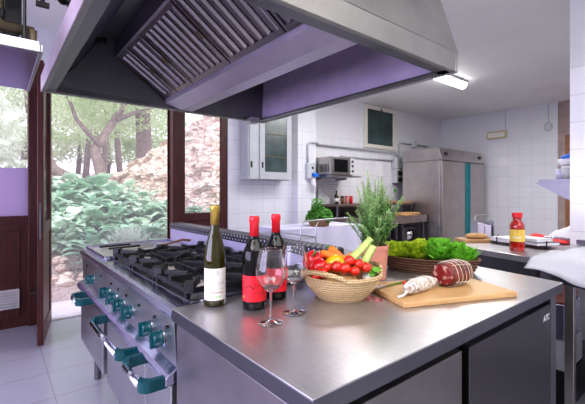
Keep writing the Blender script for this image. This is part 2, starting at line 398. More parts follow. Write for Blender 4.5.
# open leaf of the double door (hinged at the left jamb, swung into the room)
def leaf(name, hinge, ang, width, z1=2.38):
    o = bpy.data.objects.new(name, None); C.objects.link(o); o.location = hinge; o.rotation_euler = (0, 0, ang); o['kind'] = 'structure'
    T = .022
    B().box(.0, .10, -T, T, .02, z1).box(width-.10, width, -T, T, .02, z1).box(.1, width-.1, -T, T, z1-.1, z1).box(.1, width-.1, -T, T, .93, 1.03).box(.1, width-.1, -T, T, .02, .16).build('leaf_frame', 'wood_dark', o, bevel=.006)
    B().box(.1, width-.1, -.012, .012, .16, .93).build('leaf_panel', 'wood_dark', o)
    B().box(.1, width-.1, -.004, .004, 1.03, z1-.1).build('leaf_glass', 'pane', o)
    h = B().cbox((width-.05, -T-.006, .45), (.03, .01, .2)).tube([(width-.05, -T, .45), (width-.05, -T-.05, .45), (width-.16, -T-.05, .45)], .008, 8)
    h.build('leaf_handle', 'black', o)
    return o
l1 = leaf('door_3', (.425, WY-.04, 0), math.atan2(-.66, -.125), .68)
B().box(.679, .683, -.006, .006, .9, 1.2).build('lock_plate', 'steel_dark', l1)
l2 = leaf('door_4', (2.434, WY+.03, 0), PI, .69)
m, t, b, out = nt('haze_veil'); b.inputs['Base Color'].default_value = (.80, .76, .86, 1); b.inputs['Roughness'].default_value = 1  # pale veil: garden haze put into the screen colour
tl = t.nodes.new('ShaderNodeBsdfTranslucent'); tl.inputs[0].default_value = (.86, .82, .92, 1); ma = t.nodes.new('ShaderNodeMixShader'); ma.inputs[0].default_value = .6
tr = t.nodes.new('ShaderNodeBsdfTransparent'); mx = t.nodes.new('ShaderNodeMixShader'); mx.inputs[0].default_value = .20
t.links.new(b.outputs[0], ma.inputs[1]); t.links.new(tl.outputs[0], ma.inputs[2]); t.links.new(tr.outputs[0], mx.inputs[1]); t.links.new(ma.outputs[0], mx.inputs[2]); t.links.new(mx.outputs[0], out.inputs[0])
sc_ = struct('window_3', B().box(.437, .455, WY+.09, WY+.11, .012, 2.4).box(1.656, 1.674, WY+.09, WY+.11, .012, 2.4).box(.455, 1.656, WY+.09, WY+.11, 2.385, 2.4), 'wood_dark')
B().add([(.45, WY+.10, .012), (1.66, WY+.10, .012), (1.66, WY+.10, 2.39), (.45, WY+.10, 2.39)], [(0, 1, 2, 3)]).build('haze_screen', 'haze_veil', sc_, recalc=False)  # doorway screen added to lay haze over the garden
for a_, b_ in ((-.62, .25), (1.84, 2.24)):
    B().add([(a_, WY+.095, 1.0), (b_, WY+.095, 1.0), (b_, WY+.095, 2.39), (a_, WY+.095, 2.39)], [(0, 1, 2, 3)]).build('haze_screen', 'haze_veil', sc_, recalc=False)  # side pane screens added for the same haze
# door threshold
struct('trim_2', B().box(.437, 1.674, WY, WY+.16, -.02, .012), 'terrace')

# ------------------------------------------------------------------ outside
def gz(x, y):
    if y < 6.3: return -.04
    s = min(y, 9.6)-6.3
    z = -.04+s*.36
    if y > 9.6: z += min((y-9.6), 16)*.085
    return z
g = B().grid(lambda a, c: (-9+a*24, 4.55+c*26, gz(0, 4.55+c*26)+.05*noise.noise(Vector((a*20, c*25, 0)))*(1 if c > .08 else 0)), 50, 70)
struct('ground_garden', g, 'gravel', smooth=True, recalc=False)
struct('ground_terrace', B().box(-4, 8, 4.55, 5.15, -.1, -.005), 'terrace')
struct('ground_path', B().grid(lambda a, c: (-8+a*14, 11.2+c*3.2+a*.8, gz(0, 11.2+c*3.2+a*.8)+.12), 10, 6), 'pale_path', recalc=False)
# rubble retaining wall
wb = B(); P1 = Vector((2.3, 11.0, 0)); P2 = Vector((5.6, 5.6, 0)); nU = 90; nV = 34
dirw = (P2-P1).normalized(); nrm = Vector((dirw.y, -dirw.x, 0)); nrm = nrm if nrm.x < 0 else -nrm
def wallp(a, c):
    p = P1+(P2-P1)*a; top = 1.7+a*3.1 if a < .75 else 4.03
    top += .10*noise.noise(Vector((a*25, 0, 3)))
    z = 0+c*top; n = noise.cell(Vector((a*22+ (int(c*14) % 2)*.5, c*14, 1)))
    q = p+nrm*(.10*n+.06*noise.noise(Vector((a*60, c*30, 0)))-c*.2); return (q.x, q.y, z)
wb.grid(wallp, nU, nV)
k = len(wb.v)
wb.grid(lambda a, c: tuple(Vector(wallp(a, 1))-nrm*c*.5), nU, 2)
struct('wall_garden', wb, 'rubble', recalc=False)

def hosta_mesh(seed, mt, n=19, L=.25):
    r = random.Random(seed); b = B()
    for i in range(n):
        a = 2*PI*i/n*2.4+r.uniform(-.3, .3); tilt = r.uniform(.0, 1.15); l = L*r.uniform(.75, 1.2); wd = l*r.uniform(.52, .70)
        st = r.uniform(.1, .28)
        base = Vector((0, 0, 0)); out = Vector((math.cos(a), math.sin(a), 0)); side = Vector((-out.y, out.x, 0))
        p0 = out*st*math.cos(tilt)*.6+Vector((0, 0, .08+st*math.sin(tilt)))
        def fn(u, v):
            t_ = v; wv = wd*math.sin(PI*min(1, t_*.93+.07))**.75
            drop = -.55*t_*t_*l
            p = p0+out*(l*t_*math.cos(tilt*.6))+Vector((0, 0, l*t_*math.sin(tilt)+drop))
            s_ = (u-.5)*2
            return tuple(p+side*s_*wv*.5+Vector((0, 0, .10*abs(s_)*wv)))
        b.grid(fn, 4, 5); b.tube([(0, 0, 0), tuple(p0)], .006, 4, False)
    return b
protoh = []
for i, mt in enumerate(('hosta', 'hosta_pale', 'hosta')):
    o = hosta_mesh(i+3, mt).build('hosta_plant', mt, None, smooth=True, recalc=False)
    protoh.append(o)
r = random.Random(11); cnt = 0
hl = ['dark green broad-leaved plant in the bed outside the open door', 'pale green broad-leaved plant in the bed outside the open door']
for row in range(10):
    y = 6.55+row*.38
    x0, x1 = y*.04, y*.44+.5
    n = int((x1-x0)/.36)
    for i in range(n):
        x = x0+(x1-x0)*(i+.5)/n+r.uniform(-.12, .12); yy = y+r.uniform(-.12, .12)
        if yy < 7.2 and x < yy*.16: continue
        q_ = (Vector((x, yy, 0))-P1).dot(nrm)
        if q_ < .45: continue
        k = cnt if cnt < 3 else r.choice((0, 1, 2, 1))
        src = protoh[k]
        o = src if cnt < 3 else src.copy()
        if o is not src: C.objects.link(o)
        o.location = (x, yy, gz(x, yy)-.01); o.rotation_euler = (0, 0, r.uniform(0, 6)); s = r.uniform(1.05, 1.5); o.scale = (s, s, s)
        tag(o, hl[1] if k == 1 else hl[0], 'plant', 'pale broad-leaved plants outside the door' if k == 1 else 'dark broad-leaved plants outside the door')
        cnt += 1
# silvery bushes near the sill
def silver(seed):
    r = random.Random(seed); b = B()
    for i in range(1500):
        a = r.uniform(0, 2*PI); e = r.uniform(.2, 1.5); d = Vector((math.cos(a)*math.cos(e), math.sin(a)*math.cos(e), math.sin(e)))
        p = d*r.uniform(.12, .36)+Vector((0, 0, .05)); q = p+d*r.uniform(.02, .06)+Vector((r.uniform(-.04, .04), r.uniform(-.04, .04), r.uniform(-.02, .03))); sd = d.orthogonal().normalized()*.0045
        b.add([p-sd, p+sd, q+sd*.4, q-sd*.4], [(0, 1, 2, 3)])
    for i in range(14):
        a = i*.9; b.tube([(0, 0, 0), (math.cos(a)*.2, math.sin(a)*.2, .25)], .006, 4, False)
    return b
sp = None
for i, (x, y) in enumerate([(1.75, 5.95), (2.25, 6.1), (1.75, 6.55), (2.75, 5.95), (2.3, 6.65), (2.75, 6.5), (3.2, 6.1), (3.2, 6.6)]):
    if sp is None: sp = o = silver(5).build('silver_bush', 'silver_leaf', None, recalc=False)
    else: o = sp.copy(); C.objects.link(o)
    o.location = (x, y, gz(x, y)-.02); o.rotation_euler = (0, 0, i*1.1); s = 1.15+.2*(i % 3); o.scale = (s, s, s)
    tag(o, 'silvery feathery bush growing between the door and the stone wall', 'bush', 'silvery bushes outside the door')
# loose rocks in the litter
rp = None
for i in range(16):
    x = r.uniform(.35, 1.7); y = r.uniform(6.1, 6.9)
    if rp is None:
        b = B(); b.ball((0, 0, 0), .12, 10, 7, (1, .8, .6)); b.v = [tuple(Vector(p)*(1+.35*noise.noise(Vector(p)*9))) for p in b.v]; rp = o = b.build('garden_rock', 'rubble', None, smooth=False)
    else: o = rp.copy(); C.objects.link(o)
    o.location = (x, y, gz(x, y)+.03); o.rotation_euler = (0, 0, i*.8); s = r.uniform(.5, 1.3); o.scale = (s, s, s)
    tag(o, 'loose pale rock lying at the front edge of the planted bed', 'rock', 'loose rocks before the planted bed')

def tree(label, base, trunk, canopy, n, mt, seed, lr=.09, name='garden_tree'):
    t_ = thing(name, label, 'tree', base)
    b = B()
    for pts, rs in trunk: b.tube(pts, rs, 9)
    b.build('trunk', 'bark', t_, smooth=True)
    r = random.Random(seed); f = B()
    for (c, rad) in canopy:
        for i in range(int(n*rad[0]*rad[1])):
            d = Vector((r.gauss(0, 1), r.gauss(0, 1), r.gauss(0, 1))).normalized()*r.uniform(.5, 1)**.5
            p = Vector(c)+Vector((d.x*rad[0], d.y*rad[1], d.z*rad[2]))
            p += Vector((0, 0, .25))*noise.noise(p*1.5)
            a = Vector((r.gauss(0, 1), r.gauss(0, 1), r.gauss(0, 1))).normalized(); q = a.orthogonal().normalized(); s = lr*r.uniform(.6, 1.2)
            f.add([p-a*s, p+q*s*.45, p+a*s, p-q*s*.45], [(0, 1, 2, 3)])
    f.build('foliage', mt, t_, recalc=False)
    return t_
# leaning forked tree left
z = gz(0, 10)
tree('leaning forked tree on the left behind the broad-leaved plants', (2.0, 10.4, z-.1),
     [([(0, 0, 0), (-.4, .1, .45), (-.85, .2, .75), (-1.25, .3, 1.3), (-1.35, .3, 2.3), (-1.5, .2, 3.4)], [.17, .15, .13, .11, .09, .05]),
      ([(.05, 0, 0), (.12, 0, .7), (.0, .1, 1.3), (.35, .1, 1.9), (.75, .2, 2.6), (.8, .2, 3.6)], [.17, .14, .12, .10, .08, .04]),
      ([(.1, 0, 1.4), (-.4, .1, 2.0), (-.7, .1, 2.9)], [.07, .05, .03]), ([(.5, 0, 2.1), (1.2, .1, 2.5), (1.8, .2, 2.7)], [.06, .045, .03])],
     [((-1.2, -.2, 3.0), (1.7, 1.1, .75)), ((.9, 0, 3.1), (1.5, 1.2, .75)), ((-.2, .8, 3.9), (2.4, 1.6, .9)), ((-.6, 1.2, 2.3), (1.8, .6, .8)), ((1.0, 1.0, 2.6), (1.6, .6, .6))], 1500, 'tree_leaf', 1, .06)
tree('thick straight tree trunk standing where the stone wall ends', (3.6, 11.8, z+.1),
     [([(0, 0, 0), (.02, 0, 1.5), (-.05, 0, 3.0), (0, 0, 5)], [.26, .23, .21, .17])], [((.3, 0, 3.6), (1.5, 1.2, .8)), ((-.2, .5, 4.6), (2.0, 1.6, .9)), ((-.1, .8, 2.6), (1.6, .6, .8))], 1300, 'tree_leaf', 2, .07)
for i, (x, y) in enumerate([(3.1, 15.0), (3.9, 15.6), (2.75, 16.2), (3.45, 17.0)]):
    tree(['slim tree trunk by the path, nearest of the far trees', 'slim tree trunk by the path beside the thick trunk', 'slim far tree trunk left of the far group', 'slim farthest tree trunk beyond the path'][i], (x, y, gz(x, y)-.1),
         [([(0, 0, 0), (.1*(-1)**i, 0, 1.3), (.25*(-1)**i, 0, 3.6)], [.13, .11, .07])], [((0, 0, 3.4), (2.0, 1.2, 1.4))], 900, 'tree_leaf_pale', 20+i, .10)
for i, (x, y, mt) in enumerate([(-.9, 15.5, 'tree_leaf_pale'), (-2.6, 13.5, 'tree_leaf'), (.9, 19, 'tree_leaf_pale'), (5.5, 17.5, 'tree_leaf'), (-.6, 8.7, 'tree_leaf_pale'), (3.0, 19.5, 'tree_leaf_pale'), (4.6, 21, 'tree_leaf'), (7.5, 18.5, 'tree_leaf_pale')]):
    s_ = .6 if i == 4 else 1
    tree(['bushy pale tree beyond the path at the left', 'green tree seen through the left window pane', 'pale tree far beyond the path', 'green tree showing above the stone wall', 'small pale tree just outside the left window pane', 'pale tree behind the far slim trunks', 'green tree behind the thick trunk', 'pale tree far beyond the stone wall'][i], (x, y, gz(x, y)-.1),
         [([(0, 0, 0), (.1, 0, 1.2*s_), (.0, 0, 2.8*s_)], [.12, .10, .06])], [((0, 0, 2.9*s_), (1.9*s_, 1.4*s_, 1.5*s_)), ((.4, .2, 1.5*s_), (1.6*s_, 1.0*s_, .7*s_))], 900, mt, 40+i, .10)

# ------------------------------------------------------------------ island with steel worktop
isl = thing('island_counter', 'large steel island counter carrying the bottles and baskets', 'counter', (1.17, .86, 0))
def W(b, name, mt, par, **k): return b.build(name, mt, par, world=True, **k)
W(B().prism([(.458, .51), (1.884, .51), (2.02, 1.205), (.458, 1.205)], .896, .90), 'worktop', 'steel_worktop', isl, bevel=.0015)
W(B().prism([(.4585, .5105), (1.8835, .5105), (2.0195, 1.2045), (.4585, 1.2045)], .857, .8958), 'worktop_edge', 'steel_edge', isl, bevel=.002)
W(B().prism([(.49, .56), (1.85, .56), (1.93, 1.19), (.49, 1.19)], .81, .857), 'support_band', 'steel_dark', isl)
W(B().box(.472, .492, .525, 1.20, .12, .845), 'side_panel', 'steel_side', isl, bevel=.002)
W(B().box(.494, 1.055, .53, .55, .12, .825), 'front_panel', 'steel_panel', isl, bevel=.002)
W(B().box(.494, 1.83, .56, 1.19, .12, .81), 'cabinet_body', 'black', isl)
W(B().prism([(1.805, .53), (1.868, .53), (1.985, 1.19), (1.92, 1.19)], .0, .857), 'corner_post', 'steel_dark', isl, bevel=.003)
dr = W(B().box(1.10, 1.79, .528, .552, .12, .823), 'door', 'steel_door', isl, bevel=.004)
for (x, y) in ((.54, .58), (1.2, .6), (.54, 1.15)): W(B().tube([(x, y, 0), (x, y, .12)], .025, 12), 'foot', 'steel_dark', isl)
fc = bpy.data.curves.new('maker_mark', 'FONT'); fc.body = 'ATC'; fc.size = .034; fc.extrude = .0006; fc.materials.append(MATS['white_paint']); fc.shear = .2
fo = bpy.data.objects.new('maker_mark', fc); C.objects.link(fo); fo.parent = dr; fo.location = Vector((1.705, .5268, .765))-Vector((1.17, .86, 0)); fo.rotation_euler = (PI/2, 0, 0)
bpy.context.view_layer.update()
mm_ = bpy.data.meshes.new_from_object(fo); f2 = bpy.data.objects.new('maker_mark', mm_); f2.matrix_local = fo.matrix_local.copy(); bpy.data.objects.remove(fo); C.objects.link(f2); f2.name = 'maker_mark'; f2.parent = dr

# ------------------------------------------------------------------ range
X0 = .458
st = thing('gas_range', 'long steel gas range with teal knobs and black burner grates', 'stove', (.8, 2.05, 0))
W(B().box(.50, 1.09, 1.21, 2.88, .28, .86), 'body', 'steel_dark', st)
tp = B()
prof = [(.458, .872), (.462, .892), (.476, .900), (1.14, .900), (1.14, .86), (.462, .86)]
tp.loft([[(x, 1.212, z) for x, z in prof], [(x, 2.88, z) for x, z in prof]])
W(tp, 'hob_top', 'steel_lilac', st)
W(B().box(.53, 1.06, 1.245, 2.27, .898, .9035), 'burner_well', 'steel_dark', st)
# sloping control panel
cp = B(); pr = [(.470, .862), (.478, .695), (.51, .695), (.51, .862)]
cp.loft([[(x, 1.214, z) for x, z in pr], [(x, 2.875, z) for x, z in pr]])
W(cp, 'control_panel', 'steel', st)
ra = B(); pr = [(.440, .640), (.440, .664), (.452, .676), (.49, .694), (.50, .640)]
ra.loft([[(x, 1.214, z) for x, z in pr], [(x, 2.88, z) for x, z in pr]])
W(ra, 'front_rail', 'steel_lilac', st, bevel=.003)
for y0, y1, nm in ((1.225, 1.49, 'oven_door'), (1.50, 2.12, 'oven_door'), (2.22, 2.87, 'cupboard_door')):
    dd = W(B().box(.462, .50, y0, y1, .29, .635), nm, 'steel', st, bevel=.004)
    if nm == 'cupboard_door': ya, yb = 2.43, 2.62
    elif y0 < 1.3: ya, yb = 1.235, 1.47
    else: ya, yb = 1.535, 2.05
    z = .652; xa = .372
    h = B().tube([(xa, ya+.035, z-.004), (xa, yb-.035, z-.004)], .0125, 12)
    h.box(.452, .463, ya, yb, .632, .652)
    W(h, 'handle', 'steel_chrome', dd, smooth=True)
    for yy, sg in ((ya, 1), (yb, -1)):
        cap = B(); cx = []
        for i in range(9):
            a = PI/2*i/8; cx.append((xa+.035*(1-math.cos(a)), yy+sg*.035*(1-math.sin(a)), z-.003))
        pts = cx[::1]+[(.458, yy, z-.003)]
        cap.loft([[(x-.006, y-sg*.006, zz-.020), (x+.010, y+sg*.014, zz-.020), (x+.010, y+sg*.014, zz+.019), (x-.006, y-sg*.006, zz+.019)] for x, y, zz in pts])
        W(cap, 'handle_bracket', 'teal', dd, smooth=False, label='teal curved end of the handle')
ky = [1.34, 1.47, 1.72, 1.86, 2.00, 2.14, 2.52]
for i, y in enumerate(ky):
    kb = B(); M = Matrix.Translation((.473, y, .757)) @ Matrix.Rotation(-PI/2, 4, 'Y')
    kb.lathe([(.027, 0), (.028, .008), (.024, .012), (.0235, .030), (.021, .034), (1e-6, .034)], 24, M=M)
    M2 = M @ Matrix.Rotation([.2, .1, .35, .0, -.3, .2, .4][i], 4, 'Z')
    kb.box(-.0285, .0285, -.0065, .0065, .012, .044, M2)
    W(kb, 'knob', 'teal', st, bevel=.003)
    W(B().lathe([(.031, 0), (.031, .002)], 20, M=M), 'knob_plate', 'steel_chrome', st)
for y in (1.28, 1.41, 1.60, 1.79, 1.93, 2.07, 2.3, 2.7):
    W(B().tube([(.474, y, .815), (.465, y, .815)], .006, 8), 'pilot_light', 'black', st)
# flue rail at the back
W(B().box(1.085, 1.20, 1.12, 2.885, .9005, 1.000), 'flue_upstand', 'lilac_reflect_panel', st)
W(B().box(1.075, 1.190, 1.115, 2.888, 1.000, 1.046), 'flue_grille', 'perforated', st, bevel=.012)
for y in (1.24, 1.9, 2.18, 2.84): W(B().tube([(.56, y, 0), (.56, y, .28)], .022, 12), 'leg', 'steel_dark', st)
# burners
gy = [1.415, 1.76, 2.105]; gx = [.665, .93]
for y in gy:
    for x in gx:
        bb = W(B().lathe([(.064, 0), (.064, .016), (.052, .027), (.040, .029)], 24, c=(x, y, .9035)), 'burner', 'burner_pale', st, smooth=True)
        W(B().lathe([(.032, 0), (.034, .006), (.020, .009)], 20, c=(x, y, .9320)), 'burner_cap', 'cast_iron', bb, smooth=True)
def grate():
    b = B(); hx, hy = .128, .165; z0, z1 = .020, .046
    for sx in (-1, 1): b.box(sx*hx-.007, sx*hx+.007, -hy, hy, z0, z1-.006)
    for sy in (-1, 1): b.box(-hx, hx, sy*hy-.007, sy*hy+.007, z0, z1-.006)
    for sx in (-1, 1):
        for sy in (-1, 1):
            a = math.atan2(sy*hy, sx*hx)
            b.cbox((sx*hx*.60, sy*hy*.60, .040), (.125, .013, .030), a)
            b.cbox((sx*hx*.93, sy*hy*.93, .042), (.036, .034, .040), a)
            b.box(sx*hx-.009, sx*hx+.009, sy*hy*.9-.009, sy*hy*.9+.009, 0, .03)
    for s in (-1, 1):
        b.cbox((s*hx*.68, 0, .040), (.09, .013, .030)); b.cbox((0, s*hy*.68, .040), (.013, .11, .030))
        b.cbox((s*hx, 0, .042), (.018, .03, .034))
    return b
gm = None
gl = {(0, 0): 'black burner grate nearest the counter on the knob side', (1, 0): 'middle black burner grate on the knob side', (2, 0): 'farthest black burner grate on the knob side',
      (0, 1): 'black burner grate nearest the counter beside the flue rail', (1, 1): 'middle black burner grate beside the flue rail', (2, 1): 'farthest black burner grate beside the flue rail'}
for i, y in enumerate(gy):
    for j, x in enumerate(gx):
        if gm is None: gm = o = grate().build('burner_grate', 'cast_iron', None, bevel=.002)
        else: o = gm.copy(); C.objects.link(o)
        o.location = (x, y, .9038); tag(o, gl[(i, j)], 'grate', 'burner grates on the gas range')
# flat plate with lip at the far end of the range
gp = thing('griddle_tray', 'flat steel tray with raised rim at the window end of the range', 'tray', (.78, 2.58, .9))
W(B().box(.50, 1.06, 2.32, 2.84, .9005, .906), 'tray_plate', 'steel_top', gp)
W(B().box(.49, .505, 2.31, 2.85, .9005, .918).box(1.055, 1.07, 2.31, 2.85, .9005, .918).box(.49, 1.07, 2.31, 2.322, .9005, .918).box(.49, 1.07, 2.838, 2.85, .9005, .925), 'tray_rim', 'steel_lilac', gp, bevel=.002)
for i, (y, x0, x1) in enumerate(((2.745, .55, .86), (2.63, .58, .88))):
    t_ = thing('serving_tongs', ['black handled tongs lying on the tray, nearer the window', 'black handled tongs lying on the tray, nearer the burners'][i], 'tongs', (x0, y, .906), 0, 'tongs on the range tray')
    B().cbox((.10, 0, .014), (.20, .022, .012), rz=.1).build('grip', 'black', t_, bevel=.003)
    B().cbox((.29, .019, .010), (.20, .014, .004), rz=.1).cbox((.29, .030, .006), (.20, .014, .004), rz=.1).build('arm', 'steel', t_)
ld = thing('ladle', 'steel ladle with brown handle on the range beside the flue rail', 'ladle', (1.0, 2.42, .907))
B().tube([(-.12, 0, .035), (0, .02, .055), (.06, .03, .045)], [.006, .008, .009], 8).build('handle', 'wood_brown', ld)
B().lathe([(.001, .0), (.03, .006), (.045, .03), (.042, .03), (.028, .010), (.001, .004)], 18, c=(-.15, 0, 0)).build('bowl', 'steel_chrome', ld, smooth=True)

# unit behind the flue rail
bk = thing('rear_cooker', 'steel cooking unit standing behind the perforated flue rail', 'cooker', (1.55, 2.05, 0))
W(B().box(1.225, 1.90, 1.23, 2.88, .12, .86), 'body', 'steel_dark', bk)
W(B().box(1.222, 1.91, 1.225, 2.885, .86, .885), 'cooker_top', 'steel', bk, bevel=.003)
for x in (1.27, 1.85):
    for y in (1.28, 2.83): W(B().tube([(x, y, 0), (x, y, .12)], .02, 10), 'leg', 'steel_dark', bk)
wr = B(); c0 = Vector((1.42, 1.55, .886))
def wl(p, q): wr.tube([p, q], .0035, 6)
for s in (-.055, .055):
    wr.tube([(1.36+s, 1.55, .887), (1.36+s, 1.55, 1.09), (1.385+s, 1.55, 1.125), (1.58+s, 1.50, 1.135)], .0038, 6)
wr.tube([(1.525, 1.50, 1.135), (1.635, 1.50, 1.135)], .0038, 6)
for zz in (.89, .97, 1.03): wr.tube([(1.30, 1.55, zz), (1.42, 1.55, zz), (1.42, 1.95, zz), (1.30, 1.95, zz), (1.30, 1.55, zz)], .003, 6)
for (x, y) in ((1.42, 1.95), (1.305, 1.95)): wr.tube([(x, y, .887), (x, y, 1.03)], .003, 6)
for i in range(4): wr.tube([(1.30, 1.6+.09*i, .97), (1.42, 1.6+.09*i, .97)], .002, 5)
tag(wr.build('wire_rack', 'steel', None, smooth=True), 'thin wire rack with bent handle standing behind the flue rail', 'rack')

# ------------------------------------------------------------------ extraction hood over the range and island
hd = thing('extractor_hood', 'huge steel extractor hood hanging over the range and island', 'hood', (1.05, 1.85, CZ))
x0, x1, y0, y1 = .228, 1.87, .96, 2.75; zb = 1.90; zl = 2.0
def rect(a, b, c, d, z): return [(a, c, z), (b, c, z), (b, d, z), (a, d, z)]
sh = B(); r0 = rect(x0, x1, y0, y1, zl); r1 = rect(x0+.62, x1-.06, y0+.26, y1-.12, CZ)
sh.loft([r0, r1], cap=False); W(sh, 'canopy', 'hood_out', hd, solid=.004)
lp = B()
T = .022
lp.box(x0, x0+T, y0, y1, zb, zl).box(x1-T, x1, y0, y1, zb, zl).box(x0+T, x1-T, y0, y0+T, zb, zl).box(x0+T, x1-T, y1-T, y1, zb, zl)
W(lp, 'rim', 'hood_out', hd, bevel=.004)
W(B().box(x0-.003, x0-.0005, y0, y1, zb+.002, zl), 'rim_face', 'hood_lip_left_lit', hd)  # thin sheet carrying the window reflection as colour
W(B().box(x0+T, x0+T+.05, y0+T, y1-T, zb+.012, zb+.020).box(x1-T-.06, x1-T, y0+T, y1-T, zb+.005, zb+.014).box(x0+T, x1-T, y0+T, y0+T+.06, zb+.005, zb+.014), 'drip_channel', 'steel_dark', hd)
YB = y1-.024
inn = B()
inn.add([(x0+.01, y0+.02, zl-.05), (x0+.01, YB, zl-.05), (.54, YB-.03, 2.30), (.54, y0+.1, 2.30)], [(0, 1, 2, 3)])
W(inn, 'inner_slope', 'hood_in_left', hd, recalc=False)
inn = B()
inn.add([(.54, YB-.03, 2.30), (.54, y0+.1, 2.30), (1.84, y0+.1, 2.30), (1.84, YB-.03, 2.30)], [(0, 1, 2, 3)])
inn.add([(x0+.01, YB, zb+.012), (x1-.01, YB, zb+.012), (1.845, YB-.03, 2.30), (.54, YB-.03, 2.30), (x0+.01, YB, zl-.05)], [(0, 1, 2, 3, 4)])
inn.add([(x0+.01, y0+.022, zl), (x1-.01, y0+.022, zl), (1.845, y0+.1, 2.30), (.54, y0+.1, 2.30)], [(0, 1, 2, 3)])
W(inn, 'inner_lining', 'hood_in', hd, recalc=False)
W(B().add([(x1-.024, y0+.03, zb+.03), (x1-.024, YB-.002, zb+.03), (1.842, YB-.032, 2.295), (1.842, y0+.1, 2.295)], [(0, 1, 2, 3)]), 'inner_side', 'hood_in_right_lit', hd, recalc=False)
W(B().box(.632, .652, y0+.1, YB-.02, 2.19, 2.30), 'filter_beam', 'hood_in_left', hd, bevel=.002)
gt = B(); pr = [(.983, 1.972), (.986, 1.940), (1.10, 1.906), (1.19, 1.906), (1.30, 1.972), (1.14, 1.93)]
gt.loft([[(x, y0+.07, z) for x, z in pr], [(x, YB-.01, z) for x, z in pr]])
W(gt, 'grease_gutter', 'hood_lip', hd)
W(B().cbox((1.72, y1-.06, zb-.012), (.075, .07, .03)).cbox((1.72, y1-.06, zb+.012), (.1, .09, .02)), 'grease_cup', 'steel', hd, bevel=.003)
def baffle(hx0, hz0, hx1, hz1, lab):
    ys = [1.07, 1.26, 1.74, 2.22, 2.47, 2.695]
    sl = math.atan2(hz1-hz0, hx1-hx0); L = math.hypot(hx1-hx0, hz1-hz0)
    for k in range(5):
        ya, yb = ys[k]+.006, ys[k+1]-.006
        f = thing('grease_filter', lab[k], 'filter', (hx0, (ya+yb)/2, hz0), 0, None)
        M = Matrix.Rotation(-sl, 4, 'Y'); h = (yb-ya)/2
        B().box(0, .028, -h, h, -.008, .014, M).box(L-.028, L, -h, h, -.008, .014, M).box(.028, L-.028, -h, -h+.016, -.008, .014, M).box(.028, L-.028, h-.016, h, -.008, .014, M).build('filter_frame', 'filter_metal', f)
        b = B(); n = max(3, int(round((yb-ya)/.07)))
        for i in range(n):
            yc = -h+.035+(2*h-.07)*i/(n-1)
            pts = [(-.5, .016), (-.46, .004), (-.2, -.008), (.2, -.008), (.46, .004), (.5, .016)]
            wd = (2*h-.07)/(n-1)*.62
            b.add([tuple(M @ Vector((xx, yc+u*wd, zz))) for xx in (.028, L-.028) for u, zz in pts], [(j, j+1, j+7, j+6) for j in range(5)])
        b.box(.028, L-.028, -h+.016, h-.016, .0125, .014, M)
        b.build('baffles', 'filter_metal', f, recalc=False)
        B().box(L*.5-.022, L*.5+.022, -h-.004, -h+.030, -.0125, -.0085, M).build('filter_clasp', 'brass_old', f)
baffle(.654, 2.205, .983, 1.975, ['narrow ribbed grease filter nearest the camera in the hood', 'wide ribbed grease filter, the nearer of the two wide ones', 'wide ribbed grease filter, the farther of the two wide ones', 'narrow ribbed grease filter second from the window end', 'ribbed grease filter farthest along, at the window end of the hood'])

W(B().tube([(.52, YB-.06, 2.27), (.52, YB-.10, 2.25), (.55, YB-.14, 2.25)], .02, 8), 'cable_gland', 'black', hd)
W(B().tube([(.52, YB-.04, 2.26), (.40, YB-.02, 2.08), (.28, YB-.01, 1.96)], .004, 6), 'lamp_cable', 'black', hd)
# second canopy and pipework at the far left
h2 = thing('small_canopy', 'small lilac steel canopy hanging at the far left', 'hood', (-.3, 2.0, CZ))
cb = B(); cb.box(-.70, .133, 1.69, 2.35, 1.812, 1.85)
W(cb, 'canopy_tray', 'steel_lilac', h2)
W(B().box(-.71, .140, 1.672, 1.69, 1.806, 1.836).box(.133, .145, 1.672, 2.36, 1.806, 1.836), 'canopy_rim', 'steel', h2, bevel=.002)
for (x, y) in ((-.6, 2.28), (.08, 2.28), (.10, 1.9)): W(B().tube([(x, y, 1.85), (x, y, CZ)], .006, 8), 'hanger_rod', 'black', h2)
W(B().tube([(-.7, 1.93, 1.965), (.135, 1.93, 1.965)], .022, 12).tube([(.13, 1.91, 1.97), (.13, 1.95, 1.85)], .014, 8), 'cross_pipe', 'brass_old', h2, smooth=True)
W(B().tube([(-.7, 1.97, 1.92), (.12, 1.97, 1.92)], .014, 8).cbox((.105, 1.93, 1.90), (.03, .03, .10)), 'clamp', 'black', h2)
du = thing('duct_box', 'dark brown duct box above the small canopy', 'duct', (-.25, 2.3, CZ))
W(B().box(-.6, .035, 2.10, 2.5, 2.03, CZ), 'duct_casing', 'brass_old', du, bevel=.01)
W(B().box(.035, .10, 2.1, 2.5, 2.05, CZ).box(-.6, .037, 2.09, 2.102, 2.06, 2.10), 'duct_frame', 'black', du, bevel=.004)
pp = B().tube([(-.6, 1.8, 2.20), (.12, 1.9, 2.20), (.30, 2.25, 2.32), (.42, 2.6, 2.42)], .03, 10)
for i in range(7): pp.ball((.02+i*.055, 1.86+i*.10, 2.185+i*.03), .03, 8, 6)
pp.tube([(.16, 1.98, 2.2), (.17, 1.99, 2.13)], .01, 6).cbox((.17, 1.99, 2.12), (.05, .02, .02))
tag(pp.build('gas_pipe', 'black', None), 'black gas pipe with fittings running below the ceiling beside the hood', 'pipe')

